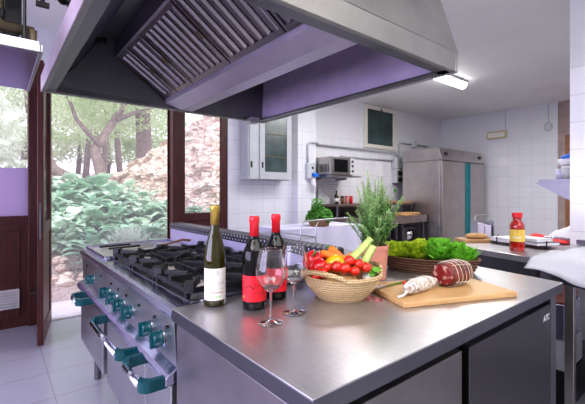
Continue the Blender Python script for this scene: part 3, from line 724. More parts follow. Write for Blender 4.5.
# ------------------------------------------------------------------ bottles and glasses
def wrap(b, r, pts, wd, cz=0):
    # a thin line drawn on a cylinder of radius r: pts are (arc length, height)
    for (u0, v0), (u1, v1) in zip(pts, pts[1:]):
        L = math.hypot(u1-u0, v1-v0) or 1e-6; nx, ny = -(v1-v0)/L*wd/2, (u1-u0)/L*wd/2
        q = [(u0+nx, v0+ny), (u1+nx, v1+ny), (u1-nx, v1-ny), (u0-nx, v0-ny)]
        b.add([(r*math.sin(u/r), -r*math.cos(u/r), v) for u, v in q], [(0, 1, 2, 3)])
def label_patch(r, u0, u1, z0, z1, n=24):
    return B().grid(lambda a, c: (r*math.sin((u0+(u1-u0)*a)/r), -r*math.cos((u0+(u1-u0)*a)/r), z0+(z1-z0)*c), n, 1)
def smoothprof(p, n=6):
    out = []
    for i in range(len(p)-1):
        P0 = Vector(p[max(i-1, 0)]); P1_ = Vector(p[i]); P2_ = Vector(p[i+1]); P3 = Vector(p[min(i+2, len(p)-1)])
        for k in range(n):
            t_ = k/n; q = .5*((2*P1_)+(-P0+P2_)*t_+(2*P0-5*P1_+4*P2_-P3)*t_*t_+(-P0+3*P1_-3*P2_+P3)*t_**3); out.append((max(q.x, 1e-6), q.y))
    out.append(tuple(p[-1])); return out
CT = .9002
def face(x, y): return math.atan2(-x, y)   # rotates local -Y toward the camera side
wb_ = thing('wine_bottle', 'tall olive glass wine bottle with gold capsule and white label', 'bottle', (.589, 1.156, CT), face(.589, 1.156)+.05)
pr = [(1e-6, .004), (.030, .0), (.0365, .004), (.037, .03), (.037, .135)]+smoothprof([(.037, .14), (.0355, .17), (.027, .215), (.0175, .25), (.0145, .28), (.0142, .335)], 5)
B().lathe(pr+[(1e-6, .335)], 36).build('glass_body', 'olive_glass', wb_, smooth=True)
B().lathe([(1e-6, .006), (.034, .006), (.034, .14)]+smoothprof([(.034, .14), (.0325, .17), (.0235, .215), (.014, .25), (.011, .268)], 4)+[(1e-6, .268)], 28).build('wine', 'bottle_black', wb_, smooth=True)
B().lathe([(.0152, .272), (.0152, .318), (.0168, .320), (.0168, .334), (.015, .338), (1e-6, .338)], 28).build('capsule', 'foil_gold', wb_, smooth=True)
R = .0375
lb = label_patch(R, -.046, .046, .022, .128).build('label', 'label_white', wb_, smooth=True, recalc=False)
dg = B(); RR = R+.0004
wrap(dg, RR, [(-.036, .066), (-.015, .063), (.01, .066), (.034, .063)], .0012)
for i in range(9): wrap(dg, RR, [(-.034+i*.0025, .066+.012*math.sin(i*.35)), (-.031+i*.0025, .070+.008*math.sin(i*.35))], .003)
wrap(dg, RR, [(-.012, .066), (-.008, .082), (.002, .088), (.012, .083), (.018, .070)], .0012)
wrap(dg, RR, [(-.004, .066), (.0, .080), (.008, .080), (.012, .066)], .001)
wrap(dg, RR, [(.016, .072), (.022, .082), (.030, .080), (.033, .070)], .0014)
for i in range(5): wrap(dg, RR, [(-.02+i*.011, .060), (-.013+i*.011, .060)], .0015)
wrap(dg, RR, [(.003, .108), (.010, .108), (.010, .118), (.003, .118), (.003, .108)], .0012); wrap(dg, RR, [(.0065, .106), (.0065, .123)], .001)
wrap(dg, RR, [(-.024, .099), (.030, .099)], .0008)
dg.build('label_drawing', 'ink', lb, recalc=False)
wl_ = B()
for i in range(9): wrap(wl_, RR, [(-.026+i*.006, .047), (-.022+i*.006, .049)], .0035)
wl_.build('label_lettering', 'ink_red', lb, recalc=False)
gr_ = B(); wrap(gr_, RR, [(.003, .034), (.016, .034)], .007); gr_.build('label_badge', 'label_green', lb, recalc=False)

def red_bottle(loc, label, rz):
    o = thing('wine_bottle', label, 'bottle', loc, rz, 'red capsule wine bottles')
    pr = [(1e-6, .004), (.033, .0), (.039, .004), (.0395, .03), (.0395, .155)]+smoothprof([(.0395, .16), (.0375, .185), (.028, .208), (.0175, .228), (.0148, .25), (.0145, .298)], 5)
    B().lathe(pr+[(1e-6, .298)], 36).build('glass_body', 'bottle_black', o, smooth=True)
    B().lathe([(.0156, .232), (.0152, .280), (.0172, .282), (.0172, .298), (.0155, .303), (1e-6, .303)], 28).build('capsule', 'foil_red', o, smooth=True)
    R = .040; lb = label_patch(R, -.056, .056, .028, .112).build('label', 'label_red', o, smooth=True, recalc=False)
    d = B(); RR = R+.0004
    wrap(d, RR, [(-.040, .066), (-.01, .063), (.02, .066), (.044, .064)], .0012)
    for i in range(11): wrap(d, RR, [(-.040+i*.003, .067+.012*math.sin(i*.3)), (-.036+i*.003, .073+.008*math.sin(i*.3))], .0035)
    wrap(d, RR, [(-.006, .067), (.0, .088), (.014, .096), (.026, .086), (.032, .070)], .0016)
    wrap(d, RR, [(.004, .067), (.008, .082), (.018, .082), (.022, .067)], .0014)
    for i in range(5): wrap(d, RR, [(-.006+i*.009, .057), (-.001+i*.009, .057)], .002)
    d.build('label_drawing', 'ink_dark', lb, recalc=False)
    s = B(); wrap(s, RR, [(-.047, .043), (-.041, .043)], .006); s.build('label_badge', 'label_yellow', lb, recalc=False)
    return o
red_bottle((.675, 1.042, CT), 'black wine bottle with red capsule beside the white-labelled bottle', face(.675, 1.042)+.1)
red_bottle((.802, 1.094, CT), 'black wine bottle with red capsule standing behind the wine glasses', face(.802, 1.094)+.25)
def glass(loc, label):
    o = thing('wine_glass', label, 'glass', loc, 0, 'stemmed wine glasses')
    outer = smoothprof([(.005, .092), (.021, .101), (.038, .124), (.0445, .146), (.043, .172), (.036, .201), (.032, .217)], 5)
    inner = [(r_-.0016, z_) for r_, z_ in outer[::-1]]; inner = [p for p in inner if p[1] > .103]
    B().lathe([(.0042, .09)]+outer+inner+[(1e-6, .103)], 40).build('bowl', 'wine_glass', o, smooth=True)
    B().lathe(smoothprof([(.0055, .010), (.0040, .022), (.0036, .05), (.0038, .082), (.0048, .0955)], 4), 16).build('stem', 'wine_glass', o, smooth=True)
    B().lathe([(1e-6, .0005), (.0365, .0), (.0375, .0015), (.030, .003), (.012, .0055), (.0058, .0098), (1e-6, .0098)], 40).build('foot', 'wine_glass', o, smooth=True)
glass((.631, .886, CT), 'empty stemmed wine glass in front of the red-labelled bottle')
glass((.743, .917, CT), 'empty stemmed wine glass next to the straw vegetable basket')

# ------------------------------------------------------------------ vegetable basket
VB = Vector((1.000, .955, CT))
ang = face(VB.x, VB.y)     # local -Y faces the camera, local +X is to the right in the picture
vb_ = thing('straw_basket', 'round coiled straw basket heaped with vegetables', 'basket', VB, ang); vb_.scale = (.94, .94, 1)
def bring(a, r, z, n=64): return [(r*math.cos(2*PI*j/n), r*math.sin(2*PI*j/n), z) for j in range(n)]
def bprof(z): return .092+.058*math.sin(min(1, z/.09)*PI/2)
ou = [(bprof(z)+.0022*math.cos(z*800), z) for z in [i*.002 for i in range(0, 43)]]
inn_ = [(r_-.009, z) for r_, z in ou[::-1] if z > .006]
B().lathe([(1e-6, 0)]+ou+inn_+[(1e-6, .006)], 64).build('basket_wall', 'straw', vb_, smooth=True)
# rim handles: flattened coils that rise above the rim
for a0, a1, lift in ((-2.75, -1.45, .026), (-.15, 1.05, .026)):
    hb = B(); n = 26; rings = []
    for i in range(n+1):
        u = i/n; a = a0+(a1-a0)*u; z = .082+lift*math.sin(PI*u)**.6; rr = .150+.006*math.sin(PI*u)
        cxx, cyy = math.cos(a), math.sin(a)
        rings.append([((rr+dx)*cxx, (rr+dx)*cyy, z+dz) for dx, dz in ((-.005, -.007), (.005, -.007), (.008, 0), (.005, .008), (-.005, .008), (-.008, 0))])
    hb.loft(rings); hb.build('basket_handle', 'straw', vb_, smooth=True)
hb = B()
for a0, a1 in ((-1.45, -.15), (1.05, 3.53)):
    hb.loft([[((.1505+dx)*math.cos(a), (.1505+dx)*math.sin(a), .084+dz) for dx, dz in ((-.006, -.005), (.005, -.005), (.007, 0), (.005, .007), (-.006, .007))] for a in [a0+(a1-a0)*i/30 for i in range(31)]])
hb.build('basket_rim', 'straw', vb_, smooth=True)
Mv = Matrix.Translation(VB) @ Matrix.Rotation(ang, 4, 'Z') @ Matrix.Diagonal((.93, .93, 1, 1))
def at(x, y, z): return Mv @ Vector((x, y, z))
# bed of vegetables low in the basket keeps the heap up: leek leaves and onions
tl_ = ['ripe red tomato at the front edge of the straw basket', 'red tomato beside the celery stalks', 'red tomato on top of the tomato cluster', 'red tomato at the left of the cluster', 'red tomato at the right end of the basket', 'red tomato half hidden behind the cluster', 'small tomato under the carrots', 'orange-red tomato in front of the celery', 'tomato low between the cluster and the yellow pepper', 'small tomato near the left basket handle']
tp_ = [(.012, -.082, .108, .021), (.058, -.030, .112, .020), (.030, -.055, .130, .020), (-.018, -.068, .110, .022), (.092, -.055, .108, .020), (.050, -.085, .100, .018), (-.052, -.062, .106, .016), (.066, -.064, .122, .018), (-.072, -.085, .100, .020), (-.095, -.085, .088, .017)]
for i, (x, y, z, r_) in enumerate(tp_):
    o = thing('tomato', tl_[i], 'tomato', at(x, y, z+(.010 if i < 8 else 0)), i*.9, 'tomatoes in the straw basket')
    b = B(); b.ball((0, 0, 0), r_, 18, 12, (1, 1, .92)); b.build('fruit', 'tomato', o, smooth=True)
    s = B()
    for k in range(5):
        a = k*2*PI/5; s.add([(0, 0, r_*.90), (.35*r_*math.cos(a-.2), .35*r_*math.sin(a-.2), r_*.93), (.75*r_*math.cos(a), .75*r_*math.sin(a), r_*.80), (.35*r_*math.cos(a+.2), .35*r_*math.sin(a+.2), r_*.93)], [(0, 1, 2, 3)])
    s.tube([(0, 0, r_*.85), (.003, 0, r_*1.1)], .0012, 5); s.build('calyx', 'stem_green', o, recalc=False)
def pepper(loc, label, mt, s=1, tilt=(0, 0)):
    o = thing('bell_pepper', label, 'pepper', loc, 0)
    b = B(); n, m = 28, 14; vs = []
    for i in range(m+1):
        ph = PI*i/m
        for j in range(n):
            a = 2*PI*j/n; lob = 1+.11*abs(math.cos(a*2))*math.sin(ph)
            rr = .036*s*math.sin(ph)**.7*lob*(1-.12*(math.cos(ph) < 0)*abs(math.cos(ph)))
            vs.append(Vector((rr*math.cos(a), rr*math.sin(a), .044*s*math.cos(ph)-(.014*s if i == 0 else 0))))
    R_ = Matrix.Rotation(tilt[0], 4, 'X') @ Matrix.Rotation(tilt[1], 4, 'Y')
    b.add(vs, [(i*n+j, i*n+(j+1) % n, (i+1)*n+(j+1) % n, (i+1)*n+j) for i in range(m) for j in range(n)], R_)
    b.build('fruit', mt, o, smooth=True)
    B().tube([R_ @ Vector((0, 0, .026*s)), R_ @ Vector((0, 0, .045*s)), R_ @ Vector((.008, 0, .06*s))], [.006, .004, .005], 8).build('stem', 'stem_green', o, smooth=True)
    return o
pepper(at(-.112, .015, .125), 'glossy red bell pepper at the left end of the straw basket', 'pepper_red', .95, (.7, -.5))
pepper(at(-.088, -.045, .112), 'glossy red bell pepper lower, by the left basket handle', 'pepper_red', .78, (1.2, .3))
pepper(at(-.085, .065, .115), 'glossy red bell pepper at the back left of the straw basket', 'pepper_red', .85, (.3, -.9))
pepper(at(-.028, -.012, .120), 'yellow bell pepper lying between red pepper and tomatoes', 'pepper_yellow', .85, (.3, 1.5))
def carrot(p, q, label, r_=.014):
    o = thing('carrot', label, 'carrot', at(*p), 0, 'carrots in the straw basket')
    P = at(*p); Q = at(*q); d = Q-P; n = 12; pts = [d*(i/n) for i in range(n+1)]
    rs = [r_*(1-.72*(i/n)**1.5)*(1+.04*math.sin(i*2.3)) for i in range(n)]+[.002]
    B().tube(pts, [rs[0]*.7]+rs[1:], 14).build('root', 'carrot', o, smooth=True)
    B().tube([-d.normalized()*.012, Vector((0, 0, 0))], .005, 8).build('crown', 'stem_green', o)
carrot((-.085, .04, .150), (.055, -.005, .130), 'long orange carrot lying across the top of the basket', .016)
carrot((-.050, .075, .165), (.03, .045, .120), 'thick carrot end sticking up at the back of the basket', .016)
carrot((.055, .085, .140), (-.02, .02, .120), 'short carrot end behind the long carrot', .015)
def celery(p, q, label, bend):
    o = thing('celery_stalk', label, 'celery', at(*p), 0, 'celery stalks in the straw basket')
    P = at(*p); Q = at(*q); b = B(); n = 14; rings = []
    up = (Q-P).normalized(); sd = up.cross(Vector((0, 0, 1))).normalized(); nn = sd.cross(up)
    for i in range(n+1):
        t_ = i/n; c_ = (Q-P)*t_+sd*bend*math.sin(PI*t_); rr = .014+.005*(1-t_)+(.003 if i == n else 0)
        rings.append([c_+sd*rr*math.cos(a)*1.15+nn*rr*(math.sin(a) if math.sin(a) > 0 else -math.sin(a)*.25-.2) for a in [2*PI*j/16 for j in range(16)]])
    b.loft(rings); b.build('stalk', 'celery', o, smooth=True)
    return o
celery((.020, .0, .115), (.118, .045, .205), 'upper pale green celery stalk rising to the right from the basket', .004)
celery((.080, -.005, .100), (.128, .02, .182), 'lower pale green celery stalk leaning over the basket rim', -.004)
lf = B(); rr = random.Random(4)
for i in range(26):
    a = rr.uniform(-.6, 1.2); c_ = at(.115+rr.uniform(-.02, .02), .0+rr.uniform(-.04, .03), .10+rr.uniform(-.012, .02)); s = rr.uniform(.012, .022)
    d1 = Vector((rr.gauss(0, 1), rr.gauss(0, 1), rr.gauss(0, .6))).normalized(); d2 = d1.orthogonal().normalized()
    lf.add([c_-d1*s, c_+d2*s*.5, c_+d1*s, c_-d2*s*.5], [(0, 1, 2, 3)])
tag(lf.build('celery_leaves', 'celery_leaf', None, recalc=False), 'dark green celery leaves tucked at the right end of the straw basket', 'leaves')
for i, (x, y, z, r_) in enumerate([(-.03, .03, .065, .05), (.05, .03, .065, .05), (.02, -.05, .058, .042), (-.06, -.035, .055, .038), (.098, -.03, .078, .020)]):
    o = thing('onion', ['pale onion deep under the carrots', 'pale onion deep under the celery', 'pale onion below the tomato cluster', 'pale onion below the red pepper', 'pale onion showing beside the tomatoes at the right'][i], 'onion', at(x, y, z))
    B().lathe(smoothprof([(1e-6, -r_*.9), (r_*.7, -r_*.7), (r_, 0), (r_*.7, r_*.65), (r_*.15, r_*.95), (r_*.08, r_*1.05)], 4), 20).build('bulb', 'bread' if i < 4 else 'label_white', o, smooth=True)

# ------------------------------------------------------------------ rosemary
rm = thing('rosemary_pot', 'bushy rosemary plant in a pink clay pot', 'potted plant', (1.322, 1.062, CT))
B().lathe([(1e-6, 0), (.047, 0), (.050, .003), (.060, .13), (.062, .132), (.062, .150), (.056, .150), (.054, .132), (1e-6, .130)], 36).build('pot', 'pot_pink', rm, smooth=False, bevel=.001)
B().lathe([(1e-6, .134), (.053, .133)], 20).build('soil', 'soil', rm)
r = random.Random(3); ns = B(); nl = B(); sb = B()
for i in range(110):
    a = r.uniform(0, 2*PI); q = r.random()**.6; rad = .04*q; spread_ = r.uniform(.2, 1)*.10*q+.008; H = r.uniform(.15, .34)*(1-.15*q)
    if i < 8: H = .28+.011*i; spread_ = .02+.012*(i % 4)
    p0 = Vector((rad*math.cos(a), rad*math.sin(a), .133)); pts = []
    for k in range(9):
        t_ = k/8; s = spread_*(t_**1.3); pts.append(p0+Vector((s*math.cos(a)+.006*math.sin(t_*5+i), s*math.sin(a)+.006*math.cos(t_*4+i), H*t_-(.05*q*t_*t_))))
    sb.tube(pts, [.0018*(1-.6*k/8) for k in range(9)], 5, False)
    L = sum((pts[k+1]-pts[k]).length for k in range(8)); n = int(L/.0030)
    for k in range(n):
        t_ = .08+.92*k/n; f = t_*8; j = min(7, int(f)); p = pts[j].lerp(pts[j+1], f-j); dr_ = (pts[j+1]-pts[j]).normalized()
        aa = k*2.4; ort = dr_.orthogonal().normalized(); ort = Matrix.Rotation(aa, 3, dr_) @ ort
        l = r.uniform(.014, .026)*(1-.45*t_**4); d = (ort*.8+dr_*.75).normalized(); sd = d.cross(dr_).normalized()*.0021
        (nl if (t_ > .72 or r.random() < .2) else ns).add([p-sd, p+sd, p+d*l+sd*.5, p+d*l-sd*.5], [(0, 1, 2, 3)])
sb.build('stems', 'rosemary_stem', rm); ns.build('needles', 'rosemary', rm, recalc=False); nl.build('young_needles', 'rosemary_light', rm, recalc=False)

# ------------------------------------------------------------------ lettuce basket
LB = Vector((1.665, 1.0, CT)); la = face(1.665, 1.0)
lbk = thing('wicker_basket', 'long dark wicker basket holding lettuces', 'basket', LB, la-.03)
sx, sy = 1.60, .86
ou = [(.118+.022*(z/.07)**.6+.0022*math.sin(z*480), z) for z in [i*.0025 for i in range(0, 27)]]
B().lathe([(1e-6, 0)]+ou+[(p[0]-.008, p[1]) for p in ou[::-1] if p[1] > .006]+[(1e-6, .006)], 72, sx=sx, sy=sy).build('basket_wall', 'wicker_dark', lbk, smooth=True)
rim = B(); rim.loft([[((.137+dx)*math.cos(a)*sx, (.137+dx)*math.sin(a)*sy, .066+dz) for dx, dz in ((-.005, -.004), (.005, -.004), (.006, .004), (-.005, .005))] for a in [2*PI*i/72 for i in range(73)]])
rim.build('basket_rim', 'wicker_dark', lbk, smooth=True)
def lettuce(loc, label, mt, seed, s=1.0):
    o = thing('lettuce_head', label, 'lettuce', loc, seed, 'lettuces in the wicker basket')
    r = random.Random(seed); b = B(); n = 26
    for i in range(n):
        a = i*2.4; q = i/n; tilt = .05+.72*q; l = (.120+.03*r.random())*s*(1-.12*q); wd = l*.85; out = Vector((math.cos(a), math.sin(a), 0)); side = Vector((-out.y, out.x, 0)); ph = r.uniform(0, 6)
        def fn(u, v):
            s_ = (u-.5)*2; w_ = wd*(.22+.78*math.sin(min(1, v*1.05)*PI*.62)); curl = v*v*.30*l*q
            ruf = .020*s*math.sin(s_*10+ph+v*6)*(v**1.5)*(abs(s_)*.8+.4)
            e = 1-.28*s_*s_*v
            p = out*(l*v*e*math.sin(tilt)+curl*.6+.012*s)+Vector((0, 0, l*v*e*math.cos(tilt)-curl*.3+.008))
            p += side*s_*w_*.5-out*(.16*l*s_*s_*(1-v*.3)*math.cos(tilt))+out*ruf*math.cos(tilt)+Vector((0, 0, ruf*math.sin(tilt)))+Vector((0, 0, abs(s_)*.014*math.sin(tilt)))
            return tuple(p)
        b.grid(fn, 12, 8)
    b.build('leaves', mt, o, smooth=True, recalc=False)
    B().lathe([(1e-6, 0), (.016*s, .0), (.014*s, .02), (1e-6, .022)], 14).build('heart', 'label_white', o, smooth=True)
Ml = Matrix.Translation(LB) @ Matrix.Rotation(la, 4, 'Z')
for i, (x, y, z, lab, mt, s) in enumerate([(-.150, .0, .030, 'yellow-green curly lettuce at the left end of the wicker basket', 'lettuce_light', .95), (-.060, .005, .034, 'yellow-green curly lettuce second from the left in the wicker basket', 'lettuce_light', .95),
                                           (.045, -.005, .038, 'darker green lettuce right of the middle of the wicker basket', 'lettuce_green', 1.0), (.130, .0, .030, 'darker green lettuce at the right end of the wicker basket', 'lettuce_green', .92)]):
    lettuce(Ml @ Vector((x, y, z-.022)), lab, mt, 31+i, s)

# ------------------------------------------------------------------ board, cured meats, knife
ba = math.atan2(-.18, .44); BC = Vector((1.030, .733, CT))+Vector((.44, -.18, 0))*.5+Vector((.146, .23, 0))*.5
bd = B(); hx, hy = .238, .136
bd.box(-hx, hx, -hy, hy, 0, .020)
bo = bd.build('cutting_board', 'board', None, bevel=.004); bo.location = BC; bo.rotation_euler = (0, 0, ba); tag(bo, 'pale wooden cutting board under the cured meats', 'board')
Mb = Matrix.Translation(BC) @ Matrix.Rotation(ba, 4, 'Z')
cpx = thing('cured_meat', 'tied dark red cured meat with marbled cut face', 'meat', Mb @ Vector((.088, .020, .0205)), ba+.32); cpx.scale = (1.22, 1.18, 1.16)
b = B(); n = 30; rings = []
for i, (x, s) in enumerate([(-.062, .90), (-.052, 1.0), (-.025, 1.06), (0, 1.08), (.025, 1.05), (.045, .95), (.060, .72), (.068, .35)]):
    rings.append([(x, s*.042*math.cos(2*PI*j/n)*(1+.05*math.sin(3*2*PI*j/n+x*30)), .0400+s*.0385*math.sin(2*PI*j/n)*(1+.04*math.cos(2*2*PI*j/n))) for j in range(n)])
b.loft(rings); b.build('meat_body', 'coppa_skin', cpx, smooth=True)
b = B(); b.loft([[(-.0625, .965*(y*1.0), .040+(z-.040)*.965) for x, y, z in rings[0]], [(-.0640, y*.90, .040+(z-.040)*.90) for x, y, z in rings[0]]]); b.build('cut_face', 'coppa', cpx, smooth=False, label='marbled red and white cut face')
tw = B()
for x in (-.040, -.020, 0, .020, .038, .052):
    s = 1.09 if abs(x) < .03 else (1.055 if x < 0 else (.99 if x < .045 else .88))
    tw.tube([(x+.004*math.sin(j), s*.0425*math.cos(2*PI*j/24), .040+s*.039*math.sin(2*PI*j/24)) for j in range(25)], .0010, 5)
for a in (.6, 2.2, 3.6, 5.2):
    tw.tube([(x, s*.0435*math.cos(a+.05*k), .040+s*.040*math.sin(a+.05*k)) for k, (x, s) in enumerate([(-.05, 1.03), (-.025, 1.08), (0, 1.1), (.025, 1.07), (.045, .97), (.060, .74)])], .0010, 5)
tw.tube([(.06, .0, .05), (.085, .01, .052), (.105, .03, .045)], .001, 5)
tw.build('twine', 'twine', cpx)
sl = thing('salami', 'whitish dry salami with tied end lying beside the cut meat', 'salami', (1.215, .760, CT+.0205), .02)
b = B(); L = .19; rings = []
for i in range(15):
    t_ = i/14; rr_ = .0265*math.sin(PI*min(max(t_*.86+.10, 0), 1))**.45*(1+.04*math.sin(i*1.9)); rings.append([(-L/2+L*t_, rr_*math.cos(2*PI*j/18)+.006*math.sin(t_*3), .0265+rr_*math.sin(2*PI*j/18)) for j in range(18)])
b.loft(rings); b.build('casing', 'salami', sl, smooth=True)
b = B().tube([(-L/2+.004, 0, .022), (-L/2-.02, -.004, .010), (-L/2-.05, .0, .006)], [.008, .004, .005], 8)
b.build('tied_end', 'salami', sl, smooth=True)
for x in (-.045, -.01, .03): B().tube([(x, .0268*math.cos(2*PI*j/16)+.004, .0265+.0268*math.sin(2*PI*j/16)) for j in range(17)], .0008, 5).build('string', 'twine', sl)
kn = thing('kitchen_knife', 'kitchen knife laid at the left end of the cutting board', 'knife', (1.245, .885, CT+.0205), .0)
B().add([(-.09, -.011, .001), (.055, -.011, .001), (.09, .006, .001), (.06, .011, .001), (-.09, .011, .001)], [(0, 1, 2, 3, 4)]).build('blade', 'steel_chrome', kn, solid=.0015)
B().cbox((-.115, 0, .006), (.06, .018, .011)).build('handle', 'steel', kn, bevel=.003)
ct_ = B(); ct_.ball(Mb @ Vector((-.10, .072, .028)), .0075, 12, 8)
tag(ct_.build('cherry_tomato', 'tomato', None, smooth=True), 'tiny red cherry tomato on the cutting board behind the salami', 'tomato')
tr_ = B(); rr = random.Random(9)
for i in range(16):
    p = Mb @ Vector((-.275+rr.uniform(-.04, .02), .02+rr.uniform(-.06, .06), .002)); a = rr.uniform(0, 3)
    tr_.cbox(p, (.018, .006, .003), a)
tag(tr_.build('pepper_scraps', 'ink_red', None), 'scattered small pinkish scraps on the steel beside the knife', 'scraps', None, 'stuff')

# ------------------------------------------------------------------ wall cabinet, microwave, conduits
cbn = thing('wall_cabinet', 'white wall cabinet with sliding glass doors', 'cabinet', (2.97, WY, 1.46))
W(B().box(2.62, 2.64, 4.20, WY-.001, 1.46, 2.42).box(3.31, 3.33, 4.20, WY-.001, 1.46, 2.42).box(2.64, 3.31, 4.20, WY-.001, 1.46, 1.50).box(2.64, 3.31, 4.20, WY-.001, 2.38, 2.42).box(2.64, 3.31, WY-.02, WY-.001, 1.5, 2.38), 'carcass', 'grey_box', cbn, bevel=.003)
for zz in (1.78, 2.08): W(B().box(2.64, 3.31, 4.24, WY-.02, zz, zz+.012), 'shelf', 'conduit_grey', cbn)
d1 = W(B().box(2.64, 2.70, 4.185, 4.20, 1.47, 2.41).box(2.76, 2.79, 4.185, 4.20, 1.47, 2.41).box(2.70, 2.76, 4.188, 4.20, 1.47, 2.41), 'door', 'grey_box', cbn)
W(B().box(2.655, 2.68, 4.180, 4.186, 1.62, 1.70), 'handle', 'black', d1)
d2 = W(B().box(2.79, 2.87, 4.165, 4.184, 1.47, 2.41).box(3.25, 3.33, 4.165, 4.184, 1.47, 2.41).box(2.87, 3.25, 4.165, 4.184, 1.47, 1.57).box(2.87, 3.25, 4.165, 4.184, 2.36, 2.41), 'door', 'conduit_grey', cbn, label='glazed grey framed sliding door')
W(B().box(2.87, 3.25, 4.170, 4.178, 1.57, 2.36), 'pane', 'cabinet_glass', d2)
W(B().box(2.82, 2.84, 4.158, 4.166, 1.62, 1.70), 'handle', 'black', d2)
W(B().box(2.87, 3.25, 4.163, 4.169, 1.775, 1.785).box(2.87, 3.25, 4.163, 4.169, 2.085, 2.095), 'glazing_bar', 'brass_old', d2)
sh_ = thing('wall_shelf', 'thin steel wall shelf under the microwave', 'shelf', (4.2, WY, 1.53))
W(B().box(3.885, 4.56, 3.92, WY-.002, 1.525, 1.545), 'shelf_board', 'steel', sh_)
for bx_ in (3.95, 4.45): W(B().box(bx_, bx_+.012, 4.15, WY-.002, 1.49, 1.525), 'bracket', 'steel', sh_)
mw = thing('microwave', 'silver microwave oven on the wall shelf', 'microwave', (4.17, 4.11, 1.5455))
W(B().box(3.91, 4.42, 3.96, 4.28, 1.556, 1.83), 'casing', 'steel_fridge', mw, bevel=.006)
W(B().box(3.93, 4.33, 3.945, 3.96, 1.565, 1.822), 'door', 'steel', mw, bevel=.003)
W(B().box(3.975, 4.265, 3.940, 3.9455, 1.60, 1.79), 'window', 'black_gloss', mw, bevel=.002)
W(B().box(4.332, 4.415, 3.945, 3.96, 1.565, 1.822), 'control_panel', 'grey_box', mw)
for zz in (1.62, 1.70, 1.77): W(B().tube([(4.373, 3.947, zz), (4.373, 3.93, zz)], .017, 14), 'knob', 'black', mw)
vt = B()
for i in range(7): vt.box(3.9085, 3.9105, 4.0+i*.03, 4.012+i*.03, 1.60, 1.72)
W(vt, 'side_vents', 'black', mw)
for x in (3.94, 4.39):
    for y in (3.99, 4.25): W(B().tube([(x, y, 1.5455), (x, y, 1.557)], .012, 8), 'foot', 'black', mw)
pb = thing('switch_box', 'grey wall switch box with blue socket left of the microwave', 'switch', (3.73, 4.24, 1.5))
W(B().box(3.665, 3.80, 4.19, 4.249, 1.50, 1.73), 'box_body', 'grey_box', pb, bevel=.005)
W(B().tube([(3.76, 4.192, 1.66), (3.76, 4.183, 1.66)], .018, 12), 'switch', 'black', pb)
W(B().cbox((3.79, 4.17, 1.555), (.09, .06, .05)).tube([(3.79, 4.15, 1.56), (3.79, 4.12, 1.52)], .022, 10), 'blue_socket', 'blue_plastic', pb)
W(B().cbox((3.76, 4.17, 1.45), (.05, .04, .10)).tube([(3.75, 4.17, 1.4), (3.78, 4.16, 1.37), (3.80, 4.17, 1.42)], .012, 8), 'plug', 'white_paint', pb)
cd = B().tube([(3.70, 4.235, 1.73), (3.70, 4.235, 1.98)]+arc((3.77, 4.235, 1.98), .07, PI, PI/2, 6, 'xz')+[(3.9, 4.235, 2.05), (3.93, 4.37, 2.05), (6.1, 4.37, 2.05), (6.12, 4.37, 1.97)], .018, 8)
tag(cd.build('conduit_pipe', 'conduit_grey', None, smooth=True), 'grey conduit bending from the switch box over the microwave', 'pipe', 'wall conduits')
cd = B().tube([(4.56, 4.375, 1.90), (6.02, 4.375, 1.90)], .016, 8)
tag(cd.build('conduit_pipe', 'conduit_grey', None, smooth=True), 'straight grey conduit running right from the microwave', 'pipe', 'wall conduits')
cd = B().tube([(6.2, 4.37, 1.97), (6.2, 4.37, 2.20)]+arc((6.27, 4.37, 2.20), .07, PI, PI/2, 6, 'xz')+[(7.2, 4.37, 2.27)], .018, 8)
tag(cd.build('conduit_pipe', 'conduit_grey', None, smooth=True), 'grey conduit rising from the fuse box above the refrigerator', 'pipe', 'wall conduits')
jb = B().box(6.62, 6.76, 4.33, 4.399, 2.21, 2.35); tag(jb.build('junction_box', 'grey_box', None, bevel=.005), 'grey junction box on the conduit above the refrigerator', 'box')
so = thing('wall_socket', 'small grey socket on the wall right of the microwave', 'socket', (4.72, WY, 1.7))
W(B().box(4.64, 4.76, 4.34, 4.399, 1.72, 1.85), 'socket_box', 'grey_box', so, bevel=.006); W(B().tube([(4.70, 4.34, 1.78), (4.70, 4.31, 1.78)], .03, 12), 'socket_cap', 'conduit_grey', so)
W(B().cbox((4.66, 4.34, 1.62), (.06, .05, .06)), 'socket_plug', 'blue_plastic', so)
eb = thing('fuse_box', 'pale grey fuse box with sockets beside the refrigerator', 'fuse box', (6.12, WY, 1.47))
W(B().box(5.98, 6.24, 4.28, 4.399, 1.74, 1.97), 'box_body', 'grey_box', eb, bevel=.02)
W(B().box(6.0, 6.23, 4.29, 4.399, 1.47, 1.74), 'socket_box', 'grey_box', eb, bevel=.01)
for x_ in (6.07, 6.17):
    for z_ in (1.54, 1.66): W(B().cbox((x_, 4.28, z_), (.07, .02, .08)), 'socket_cap', 'steel_dark', eb)
tag(B().box(5.50, 5.72, 4.392, 4.399, 1.60, 1.86).build('wall_notice', 'paper', None), 'faint white notice sheet on the tiled wall by the fuse box', 'notice')
tag(B().box(6.06, 6.12, 4.385, 4.399, 1.30, 1.36).build('wall_sticker', 'label_green', None, bevel=.003), 'small green sticker under the fuse box', 'sticker')
# striped ventilation grille and sauce bottles under the microwave
gr = thing('wall_grille', 'pale slotted grille on the wall under the microwave shelf', 'grille', (4.35, WY, 1.3))
W(B().box(4.18, 4.55, 4.385, 4.399, 1.27, 1.50), 'grille_plate', 'white_paint', gr)
s = B()
for i in range(5): s.box(4.20, 4.50, 4.378, 4.386, 1.29+i*.042, 1.305+i*.042)
W(s, 'grille_slots', 'conduit_grey', gr)
